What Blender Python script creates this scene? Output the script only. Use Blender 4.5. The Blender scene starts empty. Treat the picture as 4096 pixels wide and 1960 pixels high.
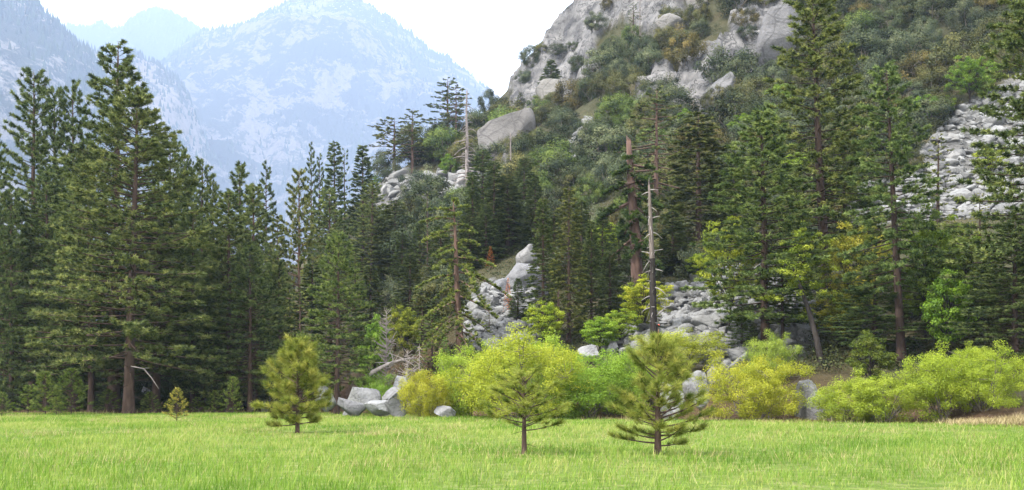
import bpy, bmesh, math, random
import numpy as np
from mathutils import Vector, Matrix

# ------------------------------------------------------------------ camera, sky, sun, exposure
SC = bpy.context.scene
COL = SC.collection
F = 4392.0            # focal length in photo pixels (photo is 4096 px wide)
CX, HY = 2048.0, 1583.0   # optical axis column, horizon row
CAMH = 1.7
cam_d = bpy.data.cameras.new('camera')
cam = bpy.data.objects.new('camera', cam_d); COL.objects.link(cam)
cam.location = (0, 0, CAMH); cam.rotation_euler = (math.radians(90), 0, 0)
cam_d.sensor_width = 36.0; cam_d.lens = 36.0 * F / 4096.0
cam_d.shift_y = (HY - 980.0) / 4096.0
cam_d.clip_start = 0.1; cam_d.clip_end = 30000
SC.camera = cam

SUN = Vector((-0.50, -0.34, 0.80)).normalized()
world = bpy.data.worlds.new('World'); SC.world = world; world.use_nodes = True
wn = world.node_tree; wn.nodes.clear()
sky = wn.nodes.new('ShaderNodeTexSky'); sky.sky_type = 'NISHITA'; sky.sun_disc = False
sky.sun_elevation = math.asin(SUN.z); sky.sun_rotation = math.atan2(SUN.x, SUN.y)
sky.air_density = 1.0; sky.dust_density = 3.0
cloud = wn.nodes.new('ShaderNodeMix'); cloud.data_type = 'RGBA'      # thin bright overcast veil over the blue
cloud.inputs['Factor'].default_value = 0.86
cloud.inputs['B'].default_value = (10.6, 10.7, 10.8, 1)
bg = wn.nodes.new('ShaderNodeBackground'); bg.inputs['Strength'].default_value = 0.13
wo = wn.nodes.new('ShaderNodeOutputWorld')
wn.links.new(sky.outputs[0], cloud.inputs['A']); wn.links.new(cloud.outputs['Result'], bg.inputs['Color'])
wn.links.new(bg.outputs[0], wo.inputs['Surface'])
sun_d = bpy.data.lights.new('sun', 'SUN'); sun_d.energy = 3.0; sun_d.angle = math.radians(7)
sun_d.color = (1.0, 0.95, 0.87)
sun_o = bpy.data.objects.new('sun', sun_d); COL.objects.link(sun_o)
sun_o.rotation_euler = SUN.to_track_quat('Z', 'Y').to_euler(); sun_o.location = (-60, -40, 120)
SC.view_settings.view_transform = 'Standard'; SC.view_settings.look = 'None'
SC.view_settings.gamma = 1.0; SC.view_settings.use_curve_mapping = False
SC.view_settings.exposure = 1.62
SC.cycles.max_bounces = 6; SC.cycles.diffuse_bounces = 3; SC.cycles.transmission_bounces = 3
SC.cycles.volume_bounces = 1; SC.cycles.use_denoising = True

HAZE_DENSITY = 0.000087
HAZE_COLOR = (0.52, 0.65, 0.90, 1)

# ------------------------------------------------------------------ helpers
rnd = random.Random(7)

def hash2(ix, iy, seed):
    n = ix.astype(np.int64) * 374761393 + iy.astype(np.int64) * 668265263 + int(seed) * 144269504
    n = (n ^ (n >> 13)) * 1274126177
    n = n ^ (n >> 16)
    return (n & 0xffffff) / float(0xffffff)

def vnoise(x, y, seed=0):
    x = np.asarray(x, float); y = np.asarray(y, float)
    ix = np.floor(x); iy = np.floor(y); fx = x - ix; fy = y - iy
    fx = fx * fx * (3 - 2 * fx); fy = fy * fy * (3 - 2 * fy)
    a = hash2(ix, iy, seed); b = hash2(ix + 1, iy, seed); c = hash2(ix, iy + 1, seed); d = hash2(ix + 1, iy + 1, seed)
    return (a * (1 - fx) + b * fx) * (1 - fy) + (c * (1 - fx) + d * fx) * fy

def fbm(x, y, seed=0, octv=5, gain=0.5, ridged=False):
    s = 0; a = 1; t = 0
    for o in range(octv):
        n = vnoise(x * 2 ** o, y * 2 ** o, seed + o * 17)
        if ridged: n = 1 - np.abs(2 * n - 1)
        s = s + a * n; t += a; a *= gain
    return s / t          # 0..1

def smooth(a, b, x):
    t = np.clip((x - a) / (b - a), 0, 1); return t * t * (3 - 2 * t)

def make_mesh(name, V, T, mat, tone=None, smooth_sh=False, attrs=None):
    V = np.asarray(V, np.float32); T = np.asarray(T, np.int32)
    me = bpy.data.meshes.new(name); k = T.shape[1]
    me.vertices.add(len(V)); me.vertices.foreach_set('co', V.ravel())
    me.loops.add(T.size); me.loops.foreach_set('vertex_index', T.ravel())
    me.polygons.add(len(T)); me.polygons.foreach_set('loop_start', np.arange(len(T), dtype=np.int32) * k)
    me.polygons.foreach_set('use_smooth', np.full(len(T), smooth_sh))
    at = dict(attrs or {})
    if tone is not None: at['tone'] = tone
    for nm, arr in at.items():
        a = me.attributes.new(nm, 'FLOAT', 'POINT'); a.data.foreach_set('value', np.asarray(arr, np.float32))
    me.update(calc_edges=True); me.validate()
    if mat: me.materials.append(mat)
    return me

def obj(name, data, parent=None, color=None):
    o = bpy.data.objects.new(name, data); COL.objects.link(o)
    if parent is not None: o.parent = parent
    if color is not None: o.color = (*color, 1)
    return o

def tag(o, label=None, cat=None, group=None, kind=None):
    if label: o['label'] = label
    if cat: o['category'] = cat
    if group: o['group'] = group
    if kind: o['kind'] = kind
    return o

class Buf:                       # collects triangles
    def __init__(s): s.V = []; s.T = []; s.C = []; s.n = 0
    def add(s, V, T, tone=0.5):
        V = np.asarray(V, float); T = np.asarray(T, int)
        s.V.append(V); s.T.append(T + s.n); s.n += len(V)
        s.C.append(np.full(len(V), tone) if np.isscalar(tone) else np.asarray(tone))
    def tube(s, P, R, sides=5, tone=0.5, cap=True):
        P = np.asarray(P, float); R = np.asarray(R, float); m = len(P)
        d = np.gradient(P, axis=0); d /= np.linalg.norm(d, axis=1)[:, None] + 1e-9
        ref = np.array([0, 0, 1.0]) if abs(d[:, 2]).mean() < 0.8 else np.array([1.0, 0, 0])
        u = np.cross(d, ref); u /= np.linalg.norm(u, axis=1)[:, None] + 1e-9
        w = np.cross(d, u)
        a = np.linspace(0, 2 * np.pi, sides, endpoint=False)
        V = P[:, None, :] + R[:, None, None] * (np.cos(a)[None, :, None] * u[:, None, :] + np.sin(a)[None, :, None] * w[:, None, :])
        V = V.reshape(-1, 3); T = []
        i = np.arange(m - 1)[:, None] * sides; j = np.arange(sides)[None, :]; j2 = (j + 1) % sides
        A = (i + j).ravel(); B = (i + j2).ravel(); Cc = (i + sides + j2).ravel(); D = (i + sides + j).ravel()
        T = np.concatenate([np.stack([A, B, Cc], 1), np.stack([A, Cc, D], 1)])
        if cap:
            k = (m - 1) * sides
            T = np.concatenate([T, np.array([[k, k + q, k + q + 1] for q in range(1, sides - 1)])])
        s.add(V, T, tone)
    def mesh(s, name, mat, smooth_sh=False):
        if not s.V: s.add(np.zeros((3, 3)), [[0, 1, 2]])
        return make_mesh(name, np.concatenate(s.V), np.concatenate(s.T), mat, np.concatenate(s.C), smooth_sh)

def needles(buf, P, D, rng, n, L, w, spread, flat=1.0, tone_j=0.25):
    """a brush of n thin pointed blades at each point P about direction D"""
    P = np.asarray(P); D = np.asarray(D); m = len(P)
    if m == 0: return
    dr = D[:, None, :] + rng.normal(0, spread, (m, n, 3)); dr[:, :, 2] *= flat
    dr /= np.linalg.norm(dr, axis=2)[:, :, None] + 1e-9
    b = P[:, None, :] + D[:, None, :] * rng.uniform(-0.35, 0.25, (m, n, 1)) * L
    ln = L * rng.uniform(0.65, 1.1, (m, n, 1))
    sd = np.cross(dr, rng.normal(0, 1, (m, n, 3))); sd /= np.linalg.norm(sd, axis=2)[:, :, None] + 1e-9
    V = np.stack([b - sd * w, b + sd * w, b + dr * ln], 2).reshape(-1, 3)
    t = np.clip(rng.normal(0.5, tone_j, (m, 1)) + rng.normal(0, 0.12, (m, n)), 0, 1)
    buf.add(V, np.arange(len(V)).reshape(-1, 3), np.repeat(t.ravel(), 3))

def leaves(buf, C, R, rng, n, size, tone_j=0.22, squash=0.75, up=0.4, center=None, dome=0.0):
    C = np.asarray(C); m = len(C); R = np.broadcast_to(R, (m,))
    d = rng.normal(0, 1, (m, n, 3)); d /= np.linalg.norm(d, axis=2)[:, :, None]
    p = C[:, None, :] + d * (R[:, None, None] * rng.uniform(0.15, 1.0, (m, n, 1)) ** 0.6) * np.array([1, 1, squash])
    if center is not None:
        cd = p - center; cd /= np.linalg.norm(cd, axis=2)[:, :, None] + 1e-9
    else: cd = 0 * d
    nn = d * (0.9 - 0.5 * dome) + cd * dome + np.array([0, 0, up]) + rng.normal(0, 0.45, (m, n, 3)); nn /= np.linalg.norm(nn, axis=2)[:, :, None] + 1e-9
    a = np.cross(nn, rng.normal(0, 1, (m, n, 3))); a /= np.linalg.norm(a, axis=2)[:, :, None] + 1e-9
    b = np.cross(nn, a)
    s = size * rng.uniform(0.6, 1.25, (m, n, 1))
    V = np.stack([p - a * s, p + b * s * 0.5, p + a * s, p - b * s * 0.5], 2).reshape(-1, 3)
    q = np.arange(m * n)[:, None] * 4
    T = np.concatenate([q + [0, 1, 2], q + [0, 2, 3]])
    t = np.clip(rng.normal(0.5, tone_j, (m, 1)) + rng.normal(0, 0.10, (m, n)), 0, 1)
    buf.add(V, T, np.repeat(t.ravel(), 4))

# ------------------------------------------------------------------ materials
def mat_new(name):
    m = bpy.data.materials.new(name); m.use_nodes = True; nt = m.node_tree; nt.nodes.clear()
    out = nt.nodes.new('ShaderNodeOutputMaterial'); return m, nt, out

def ramp(nt, fac, stops):
    r = nt.nodes.new('ShaderNodeValToRGB'); e = r.color_ramp.elements
    while len(e) < len(stops): e.new(0.5)
    for el, (p, c) in zip(e, stops): el.position = p; el.color = (*c, 1)
    nt.links.new(fac, r.inputs[0]); return r.outputs[0]

def attr(nt, name):
    a = nt.nodes.new('ShaderNodeAttribute'); a.attribute_name = name; return a.outputs['Fac']

def mixc(nt, fac, a, b, blend='MIX'):
    n = nt.nodes.new('ShaderNodeMix'); n.data_type = 'RGBA'; n.blend_type = blend
    for s, v in (('Factor', fac), ('A', a), ('B', b)):
        if hasattr(v, 'is_linked') or isinstance(v, bpy.types.NodeSocket): nt.links.new(v, n.inputs[s])
        elif isinstance(v, (int, float)): n.inputs[s].default_value = v
        else: n.inputs[s].default_value = (*v, 1)
    return n.outputs['Result']

def mth(nt, op, a, b=0.0, clamp=False):
    n = nt.nodes.new('ShaderNodeMath'); n.operation = op; n.use_clamp = clamp
    for i, v in enumerate((a, b)):
        if isinstance(v, bpy.types.NodeSocket): nt.links.new(v, n.inputs[i])
        else: n.inputs[i].default_value = v
    return n.outputs[0]

def noise_n(nt, scale, detail=6, rough=0.6, vec=None, dist=0.0):
    n = nt.nodes.new('ShaderNodeTexNoise'); n.inputs['Scale'].default_value = scale
    n.inputs['Detail'].default_value = detail; n.inputs['Roughness'].default_value = rough
    n.inputs['Distortion'].default_value = dist
    if vec is not None: nt.links.new(vec, n.inputs['Vector'])
    return n.outputs['Fac']

def geo_pos(nt, scale=(1, 1, 1)):
    g = nt.nodes.new('ShaderNodeNewGeometry'); m = nt.nodes.new('ShaderNodeMapping')
    m.inputs['Scale'].default_value = scale
    nt.links.new(g.outputs['Position'], m.inputs['Vector']); return m.outputs[0]

def obj_pos(nt, scale=(1, 1, 1)):
    g = nt.nodes.new('ShaderNodeTexCoord'); m = nt.nodes.new('ShaderNodeMapping')
    m.inputs['Scale'].default_value = scale
    nt.links.new(g.outputs['Object'], m.inputs['Vector']); return m.outputs[0]

def leaf_mat(name, dark, mid, light, transl=0.3):
    m, nt, out = mat_new(name)
    c = ramp(nt, attr(nt, 'tone'), [(0.1, dark), (0.5, mid), (0.95, light)])
    oi = nt.nodes.new('ShaderNodeObjectInfo')
    c = mixc(nt, 1.0, c, oi.outputs['Color'], 'MULTIPLY')
    d = nt.nodes.new('ShaderNodeBsdfDiffuse'); t = nt.nodes.new('ShaderNodeBsdfTranslucent')
    g = nt.nodes.new('ShaderNodeBsdfGlossy'); g.inputs['Roughness'].default_value = 0.5
    g.inputs['Color'].default_value = (0.6, 0.6, 0.6, 1)
    nt.links.new(c, d.inputs[0]); nt.links.new(c, t.inputs[0])
    mx = nt.nodes.new('ShaderNodeMixShader'); mx.inputs[0].default_value = transl
    nt.links.new(d.outputs[0], mx.inputs[1]); nt.links.new(t.outputs[0], mx.inputs[2])
    m2 = nt.nodes.new('ShaderNodeMixShader'); m2.inputs[0].default_value = 0.012
    nt.links.new(mx.outputs[0], m2.inputs[1]); nt.links.new(g.outputs[0], m2.inputs[2])
    nt.links.new(m2.outputs[0], out.inputs['Surface']); return m

def bark_mat(name, a, b, c3, vstretch=0.25, scale=3.0):
    m, nt, out = mat_new(name)
    p = obj_pos(nt, (1, 1, vstretch))
    n = noise_n(nt, scale, 8, 0.7, p)
    c = ramp(nt, n, [(0.25, a), (0.5, b), (0.8, c3)])
    oi = nt.nodes.new('ShaderNodeObjectInfo')
    c = mixc(nt, 1.0, c, oi.outputs['Color'], 'MULTIPLY')
    bs = nt.nodes.new('ShaderNodeBsdfPrincipled'); bs.inputs['Roughness'].default_value = 0.95
    bs.inputs['Specular IOR Level'].default_value = 0.15
    bu = nt.nodes.new('ShaderNodeBump'); bu.inputs['Strength'].default_value = 0.9; bu.inputs['Distance'].default_value = 0.06
    nt.links.new(n, bu.inputs['Height']); nt.links.new(bu.outputs[0], bs.inputs['Normal'])
    nt.links.new(c, bs.inputs['Base Color']); nt.links.new(bs.outputs[0], out.inputs['Surface']); return m

def rock_mat(name, base, scale=1.0, vec_obj=True):
    m, nt, out = mat_new(name)
    p = obj_pos(nt) if vec_obj else geo_pos(nt)
    oi = nt.nodes.new('ShaderNodeObjectInfo')
    va = nt.nodes.new('ShaderNodeVectorMath'); va.operation = 'ADD'
    sc = nt.nodes.new('ShaderNodeVectorMath'); sc.operation = 'SCALE'; sc.inputs[0].default_value = (37, 91, 53)
    nt.links.new(oi.outputs['Random'], sc.inputs['Scale'])
    nt.links.new(p, va.inputs[0]); nt.links.new(sc.outputs[0], va.inputs[1]); p = va.outputs[0]
    n1 = noise_n(nt, 0.5 * scale, 8, 0.65, p, 0.4); n2 = noise_n(nt, 6 * scale, 6, 0.7, p); n3 = noise_n(nt, 1.4 * scale, 5, 0.6, p, 1.0)
    b = np.array(base)
    c = ramp(nt, n1, [(0.30, tuple(b * 0.50)), (0.48, tuple(b * 0.92)), (0.70, tuple(b * 1.2))])
    c = mixc(nt, ramp(nt, n3, [(0.56, (0, 0, 0)), (0.68, (0.75, 0.75, 0.75))]), c, tuple(b * np.array([0.5, 0.5, 0.51])))     # lichen stains
    wv = nt.nodes.new('ShaderNodeVectorMath'); wv.operation = 'ADD'
    nz = nt.nodes.new('ShaderNodeTexNoise'); nz.inputs['Scale'].default_value = 1.2 * scale; nt.links.new(p, nz.inputs['Vector'])
    nt.links.new(p, wv.inputs[0]); nt.links.new(nz.outputs['Color'], wv.inputs[1])
    vo = nt.nodes.new('ShaderNodeTexVoronoi'); vo.feature = 'DISTANCE_TO_EDGE'; vo.inputs['Scale'].default_value = 0.55 * scale; nt.links.new(wv.outputs[0], vo.inputs['Vector'])
    ck = ramp(nt, vo.outputs['Distance'], [(0.0, (0.75, 0.75, 0.75)), (0.035, (0, 0, 0))])
    c = mixc(nt, ck, c, tuple(b * 0.3))
    c = mixc(nt, mth(nt, 'MULTIPLY', n2, 0.7), c, tuple(b * 0.55))
    c = mixc(nt, 1.0, c, oi.outputs['Color'], 'MULTIPLY')
    bs = nt.nodes.new('ShaderNodeBsdfPrincipled'); bs.inputs['Roughness'].default_value = 0.9
    bs.inputs['Specular IOR Level'].default_value = 0.2
    bu = nt.nodes.new('ShaderNodeBump'); bu.inputs['Strength'].default_value = 1.0; bu.inputs['Distance'].default_value = 0.45 / scale
    nt.links.new(mth(nt, 'ADD', n1, mth(nt, 'MULTIPLY', n2, 0.35)), bu.inputs['Height']); nt.links.new(bu.outputs[0], bs.inputs['Normal'])
    nt.links.new(c, bs.inputs['Base Color']); nt.links.new(bs.outputs[0], out.inputs['Surface']); return m

M = {}
M['pine'] = leaf_mat('pine_needles', (0.034, 0.052, 0.019), (0.100, 0.130, 0.045), (0.225, 0.245, 0.085), 0.30)
M['fir'] = leaf_mat('fir_needles', (0.036, 0.053, 0.021), (0.100, 0.122, 0.044), (0.215, 0.228, 0.078), 0.30)
M['sapling'] = leaf_mat('sapling_needles', (0.075, 0.115, 0.018), (0.185, 0.225, 0.036), (0.38, 0.385, 0.085), 0.42)
M['willow'] = leaf_mat('willow_leaves', (0.14, 0.19, 0.020), (0.265, 0.315, 0.030), (0.40, 0.43, 0.050), 0.45)
M['oak'] = leaf_mat('oak_leaves', (0.019, 0.027, 0.014), (0.054, 0.066, 0.031), (0.130, 0.130, 0.058), 0.15)
M['broad'] = leaf_mat('broadleaf_leaves', (0.07, 0.11, 0.014), (0.15, 0.20, 0.026), (0.26, 0.30, 0.045), 0.4)
M['grass'] = leaf_mat('meadow_grass', (0.066, 0.145, 0.012), (0.150, 0.245, 0.028), (0.33, 0.345, 0.10), 0.4)
M['straw'] = leaf_mat('dry_grass', (0.22, 0.19, 0.10), (0.34, 0.30, 0.17), (0.46, 0.42, 0.26), 0.2)
M['bark'] = bark_mat('pine_bark', (0.020, 0.014, 0.012), (0.060, 0.040, 0.032), (0.115, 0.080, 0.064))
M['bark_grey'] = bark_mat('dead_wood', (0.10, 0.09, 0.085), (0.22, 0.20, 0.19), (0.36, 0.34, 0.32))
M['bark_dark'] = bark_mat('dark_bark', (0.010, 0.009, 0.008), (0.025, 0.021, 0.019), (0.055, 0.047, 0.042))
M['twig'] = bark_mat('twig_bark', (0.05, 0.042, 0.032), (0.11, 0.095, 0.075), (0.20, 0.175, 0.15))
M['granite'] = rock_mat('granite', (0.25, 0.25, 0.255))
M['granite_big'] = rock_mat('granite_outcrop', (0.19, 0.186, 0.183), 0.3)
M['stone'] = rock_mat('talus_stone', (0.27, 0.27, 0.27), 1.3)

# ------------------------------------------------------------------ terrain of the valley and the hillside
def W3(px, py, Y): return ((px - CX) / F * Y, Y, CAMH + (HY - py) / F * Y)
CTRL = [  # photo column, photo row, metres from the camera
 (2000,1385,105),(2000,1160,122),(1880,1300,112),(2140,1230,122),(2150,1350,108),(2300,1380,106),
 (2450,1380,102),(2650,1330,100),(2750,1250,110),(2760,1120,122),(2900,1380,94),(2960,1250,104),
 (3800,650,165),(3900,420,190),(3700,850,146),(3300,1280,98),(3300,900,140),(3550,1050,118),(3800,1050,118),
 (4096,700,160),(4096,300,200),(4096,0,240),(4096,-500,300),(3650,300,212),(3650,0,258),(3650,-500,320),
 (3400,500,198),(3400,250,235),(3400,0,270),(3400,-500,335),(3000,750,165),(3000,500,205),(3000,250,240),(3000,0,275),(3000,-500,335),
 (2600,1050,140),(2600,800,172),(2600,550,212),(2600,300,258),(2600,50,305),(2600,-400,365),
 (2350,1050,142),(2300,850,180),(2300,620,235),(2300,420,290),(2330,220,325),(2380,60,345),
 (2100,850,190),(2100,650,245),(2080,500,310),(2210,200,348),(2300,60,358),(2370,-30,366),(2450,-180,380),(2140,370,338),
 (2000,430,338),(1900,490,332),(1800,565,328),(1650,660,312),(1580,690,300),(1500,745,300),(1900,700,258),(1750,820,232),(1900,880,205),
 (1700,1000,185),(1900,1050,158),(1550,1000,215),(1500,1200,165),(1700,1250,138),(1350,1150,230),(1300,950,330),(1150,1080,420),(1000,1350,480),
 (2100,520,430),(2210,360,430),(2000,580,430),(1900,660,430),(1700,800,430),(1500,900,430),(1300,1050,480),(2300,240,430),(2400,120,450),
 (4700,1000,120),(4700,300,185),(4700,-300,250),(5400,300,170),(5400,-800,300),(3000,-700,460),(4000,-900,420),(2500,-100,470)]
P0 = [W3(*c) for c in CTRL]
P0 += [(x, y, 0.0) for x, y in [(-130,200),(-130,300),(-130,420),(-130,510),(-90,230),(-90,330),(-100,500),(-60,200),(-45,160),(-60,300),(-70,420)]]
FOOT = np.array([(-400,900),(-100,420),(-62,260),(-45,190),(-25,138),(-13.7,106),(-3.2,92),(6.5,82),(16,74),(25.4,68),(29,58),(40,42),(80,10),(200,-30)], float)
def foot_y(x): return np.interp(x, FOOT[:, 0], FOOT[:, 1])
for x in np.linspace(-60, 60, 16):
    P0.append((x, float(foot_y(x)), 0.3)); P0.append((x, float(foot_y(x)) - 35, 0.0))
P0 = np.array(P0)
def phi(r2): return np.sqrt(r2 + 8.0 ** 2)
A_ = phi(((P0[:, None, :2] - P0[None, :, :2]) ** 2).sum(2)); n0 = len(P0)
Pm = np.c_[np.ones(n0), P0[:, :2] / 100]
S_ = np.block([[A_ + 1.0 * np.eye(n0) * -0.2, Pm], [Pm.T, np.zeros((3, 3))]])
wts = np.linalg.solve(S_, np.r_[P0[:, 2], 0, 0, 0])
def rbf(x, y):
    out = np.zeros(len(x))
    for i in range(0, len(x), 20000):
        xx, yy = x[i:i + 20000], y[i:i + 20000]
        a = phi((xx[:, None] - P0[None, :, 0]) ** 2 + (yy[:, None] - P0[None, :, 1]) ** 2)
        out[i:i + 20000] = a @ wts[:n0] + wts[n0] + wts[n0 + 1] * xx / 100 + wts[n0 + 2] * yy / 100
    return out

def pip(poly, px, py):
    poly = np.array(poly, float); inside = np.zeros(px.shape, bool); j = len(poly) - 1
    for i in range(len(poly)):
        xi, yi = poly[i]; xj, yj = poly[j]
        c = ((yi > py) != (yj > py)) & (px < (xj - xi) * (py - yi) / (yj - yi + 1e-9) + xi)
        inside ^= c; j = i
    return inside
TALUS = {
 'centre': [(1860,1250),(1900,1180),(1965,1120),(2140,1160),(2160,1380),(2040,1430),(1880,1430)],
 'mid': [(2640,1190),(2680,1150),(2760,1130),(2850,1070),(2960,1080),(3000,1300),(2990,1500),(2840,1480),(2720,1400),(2430,1420),(2380,1370),(2480,1330),(2640,1330)],
 'upper': [(3630,700),(3720,560),(3800,470),(3900,400),(4000,350),(4130,270),(4160,840),(4000,870),(3840,880),(3500,890),(3330,860),(3400,760),(3560,720)],
 'gully': [(2270,640),(2300,560),(2350,480),(2375,490),(2330,560),(2320,660),(2240,650)],
 'behind': [(3000,1080),(3120,1050),(3240,1150),(3260,1350),(3200,1440),(3060,1400),(3000,1250)],
 'knoll': [(1470,760),(1560,720),(1640,680),(1700,700),(1900,680),(1990,720),(1990,800),(1830,800),(1640,850),(1560,900),(1480,900)]}
ROCKY = [  # bare granite faces
 [(2060,470),(2040,380),(2120,230),(2230,20),(2300,-120),(2480,-120),(2520,60),(2440,130),(2380,200),(2400,280),(2350,330),(2300,370),(2200,400)],
 [(2440,-60),(2700,-60),(2760,60),(2660,140),(2560,170),(2500,100)],
 [(2640,420),(2700,300),(2780,210),(2880,150),(2960,60),(3120,20),(3220,60),(3200,180),(3120,270),(3020,290),(2900,260),(2880,380),(2790,430)],
 [(2530,400),(2580,330),(2680,280),(2700,300),(2620,370),(2560,440)]]

STEP = 1.15
GX = np.arange(-150, 175.1, STEP); GY = np.arange(-30, 520.1, STEP)
gx, gy = np.meshgrid(GX, GY); sx_, sy_ = gx.ravel(), gy.ravel()
fd = sy_ - foot_y(sx_)
zz = np.maximum(rbf(sx_, sy_), 0.0) * smooth(-2, 14, fd)
hillm = smooth(2, 30, fd)
with np.errstate(all='ignore'):
    ppx = CX + F * sx_ / np.maximum(sy_, 1); ppy = HY - F * (zz - CAMH) / np.maximum(sy_, 1)
wob = 26 * (fbm(sx_ / 7, sy_ / 7, 5, 3) - 0.5) * 2
rock = np.zeros(len(sx_))
for k, poly in TALUS.items(): rock = np.maximum(rock, pip(poly, ppx + wob, ppy + wob * 0.7) * 1.0)
cliff = np.zeros(len(sx_))
for poly in ROCKY: cliff = np.maximum(cliff, pip(poly, ppx + wob, ppy + wob * 0.7) * 1.0)
cliff *= (sy_ > 180)
zz += hillm * (fbm(sx_ / 14, sy_ / 14, 3, 4) - 0.5) * 2.6
rdg = fbm(sx_ / 16 + sy_ / 50, sy_ / 26, 11, 4, 0.55, True)
zz += cliff * ((rdg - 0.55) * 9.0 + (fbm(sx_ / 4.5 + sy_ / 30, sy_ / 9, 61, 4, 0.6, True) - 0.55) * 7.0)
terrace = np.floor(zz / 5.0) * 5.0 + smooth(0.0, 0.55, np.mod(zz, 5.0) / 5.0) * 5.0
zz = np.where(cliff > 0.5, zz * 0.45 + terrace * 0.55, zz)
zz += (1 - hillm) * (fbm(sx_ / 9, sy_ / 9, 2, 3) - 0.5) * 0.16
ZG = zz.reshape(gx.shape)
def H(x, y):
    x = np.asarray(x, float); y = np.asarray(y, float)
    u = np.clip((x - GX[0]) / STEP, 0, len(GX) - 1.001); v = np.clip((y - GY[0]) / STEP, 0, len(GY) - 1.001)
    i = u.astype(int); j = v.astype(int); a = u - i; b = v - j
    return (ZG[j, i] * (1 - a) + ZG[j, i + 1] * a) * (1 - b) + (ZG[j + 1, i] * (1 - a) + ZG[j + 1, i + 1] * a) * b
MARCH = np.arange(20, 515, 0.4)
def ground_at(px, py):
    """where the sight line through this point of the photograph first meets the terrain"""
    x = (px - CX) / F * MARCH; z = CAMH + (HY - py) / F * MARCH
    hit = np.nonzero(H(x, MARCH) >= z)[0]
    if len(hit) == 0: return None
    Y = MARCH[hit[0]]; X = (px - CX) / F * Y
    return np.array([X, Y, float(H(X, Y))])
def to_px(p): return CX + F * p[0] / p[1], HY - F * (p[2] - CAMH) / p[1]

ny, nx = gx.shape
q = (np.arange(ny - 1)[:, None] * nx + np.arange(nx - 1)[None, :]).ravel()
quads = np.stack([q, q + 1, q + nx + 1, q + nx], 1)

def ground_material():
    m, nt, out = mat_new('valley_ground')
    pos = geo_pos(nt)
    n1 = noise_n(nt, 0.12, 7, 0.65, pos); n2 = noise_n(nt, 1.6, 6, 0.7, pos); n3 = noise_n(nt, 0.03, 4, 0.5, pos)
    grass = ramp(nt, n2, [(0.3, (0.07, 0.12, 0.018)), (0.5, (0.13, 0.19, 0.034)), (0.7, (0.24, 0.24, 0.10))])
    soil = ramp(nt, n1, [(0.3, (0.035, 0.034, 0.018)), (0.5, (0.062, 0.058, 0.030)), (0.7, (0.105, 0.080, 0.048))])
    soil = mixc(nt, mth(nt, 'MULTIPLY', n2, 0.6), soil, (0.05, 0.055, 0.025))
    duff = ramp(nt, n2, [(0.3, (0.06, 0.032, 0.020)), (0.7, (0.15, 0.085, 0.055))])
    g2 = ramp(nt, n1, [(0.36, (0.07, 0.069, 0.071)), (0.5, (0.15, 0.146, 0.144)), (0.62, (0.215, 0.208, 0.203))])
    streak = noise_n(nt, 0.5, 7, 0.7, geo_pos(nt, (1.2, 0.5, 0.10)), 0.6)
    g2 = mixc(nt, ramp(nt, streak, [(0.5, (0, 0, 0)), (0.7, (0.8, 0.8, 0.8))]), g2, (0.055, 0.055, 0.06))
    vo = nt.nodes.new('ShaderNodeTexVoronoi'); vo.feature = 'DISTANCE_TO_EDGE'; vo.inputs['Scale'].default_value = 0.16
    gw = nt.nodes.new('ShaderNodeVectorMath'); gw.operation = 'MULTIPLY_ADD'; gz = nt.nodes.new('ShaderNodeTexNoise'); gz.inputs['Scale'].default_value = 0.25; gz.inputs['Detail'].default_value = 6; nt.links.new(pos, gz.inputs['Vector'])
    nt.links.new(gz.outputs['Color'], gw.inputs[0]); gw.inputs[1].default_value = (14, 14, 14); nt.links.new(geo_pos(nt, (1.0, 1.0, 0.3)), gw.inputs[2]); nt.links.new(gw.outputs[0], vo.inputs['Vector'])
    g2 = mixc(nt, ramp(nt, vo.outputs['Distance'], [(0.0, (0.85, 0.85, 0.85)), (0.05, (0, 0, 0))]), g2, (0.03, 0.03, 0.03))
    c = mixc(nt, attr(nt, 'hill'), duff, soil)
    c = mixc(nt, attr(nt, 'meadow'), c, grass)
    c = mixc(nt, attr(nt, 'rock'), c, g2)
    bs = nt.nodes.new('ShaderNodeBsdfPrincipled'); bs.inputs['Roughness'].default_value = 0.95; bs.inputs['Specular IOR Level'].default_value = 0.1
    bu = nt.nodes.new('ShaderNodeBump'); bu.inputs['Strength'].default_value = 0.8; bu.inputs['Distance'].default_value = 0.5
    bu.inputs['Distance'].default_value = 1.0; nt.links.new(mth(nt, 'ADD', n2, mth(nt, 'MULTIPLY', streak, 2.0)), bu.inputs['Height']); nt.links.new(bu.outputs[0], bs.inputs['Normal'])
    nt.links.new(c, bs.inputs['Base Color']); nt.links.new(bs.outputs[0], out.inputs['Surface']); return m
M['ground'] = ground_material()
EDGE = lambda x: np.minimum(foot_y(x) - 3, 103 + 0.02 * x)      # where the meadow grass ends
meadow = 1 - smooth(-3, 3, sy_ - EDGE(sx_) + (fbm(sx_ / 5, sy_ / 5, 9, 3) - 0.5) * 8)
rk = np.maximum(cliff, rock * 0.85)
tm = make_mesh('terrain', np.stack([sx_, sy_, zz], 1), quads, M['ground'], smooth_sh=True,
               attrs={'rock': rk, 'hill': smooth(0, 22, fd), 'meadow': meadow})
terrain = tag(obj('hillside_terrain', tm), 'meadow floor rising into a steep wooded granite hillside', kind='structure')
gm = make_mesh('ground', [(-11200, -280, -0.7), (11200, -280, -0.7), (11200, 17000, -0.7), (-11200, 17000, -0.7)], [[0, 1, 2, 3]], M['ground'],
               attrs={'rock': [0] * 4, 'hill': [1] * 4, 'meadow': [0.2] * 4})
tag(obj('valley_ground', gm), 'flat valley ground reaching back to the mountains', kind='structure')

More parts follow.
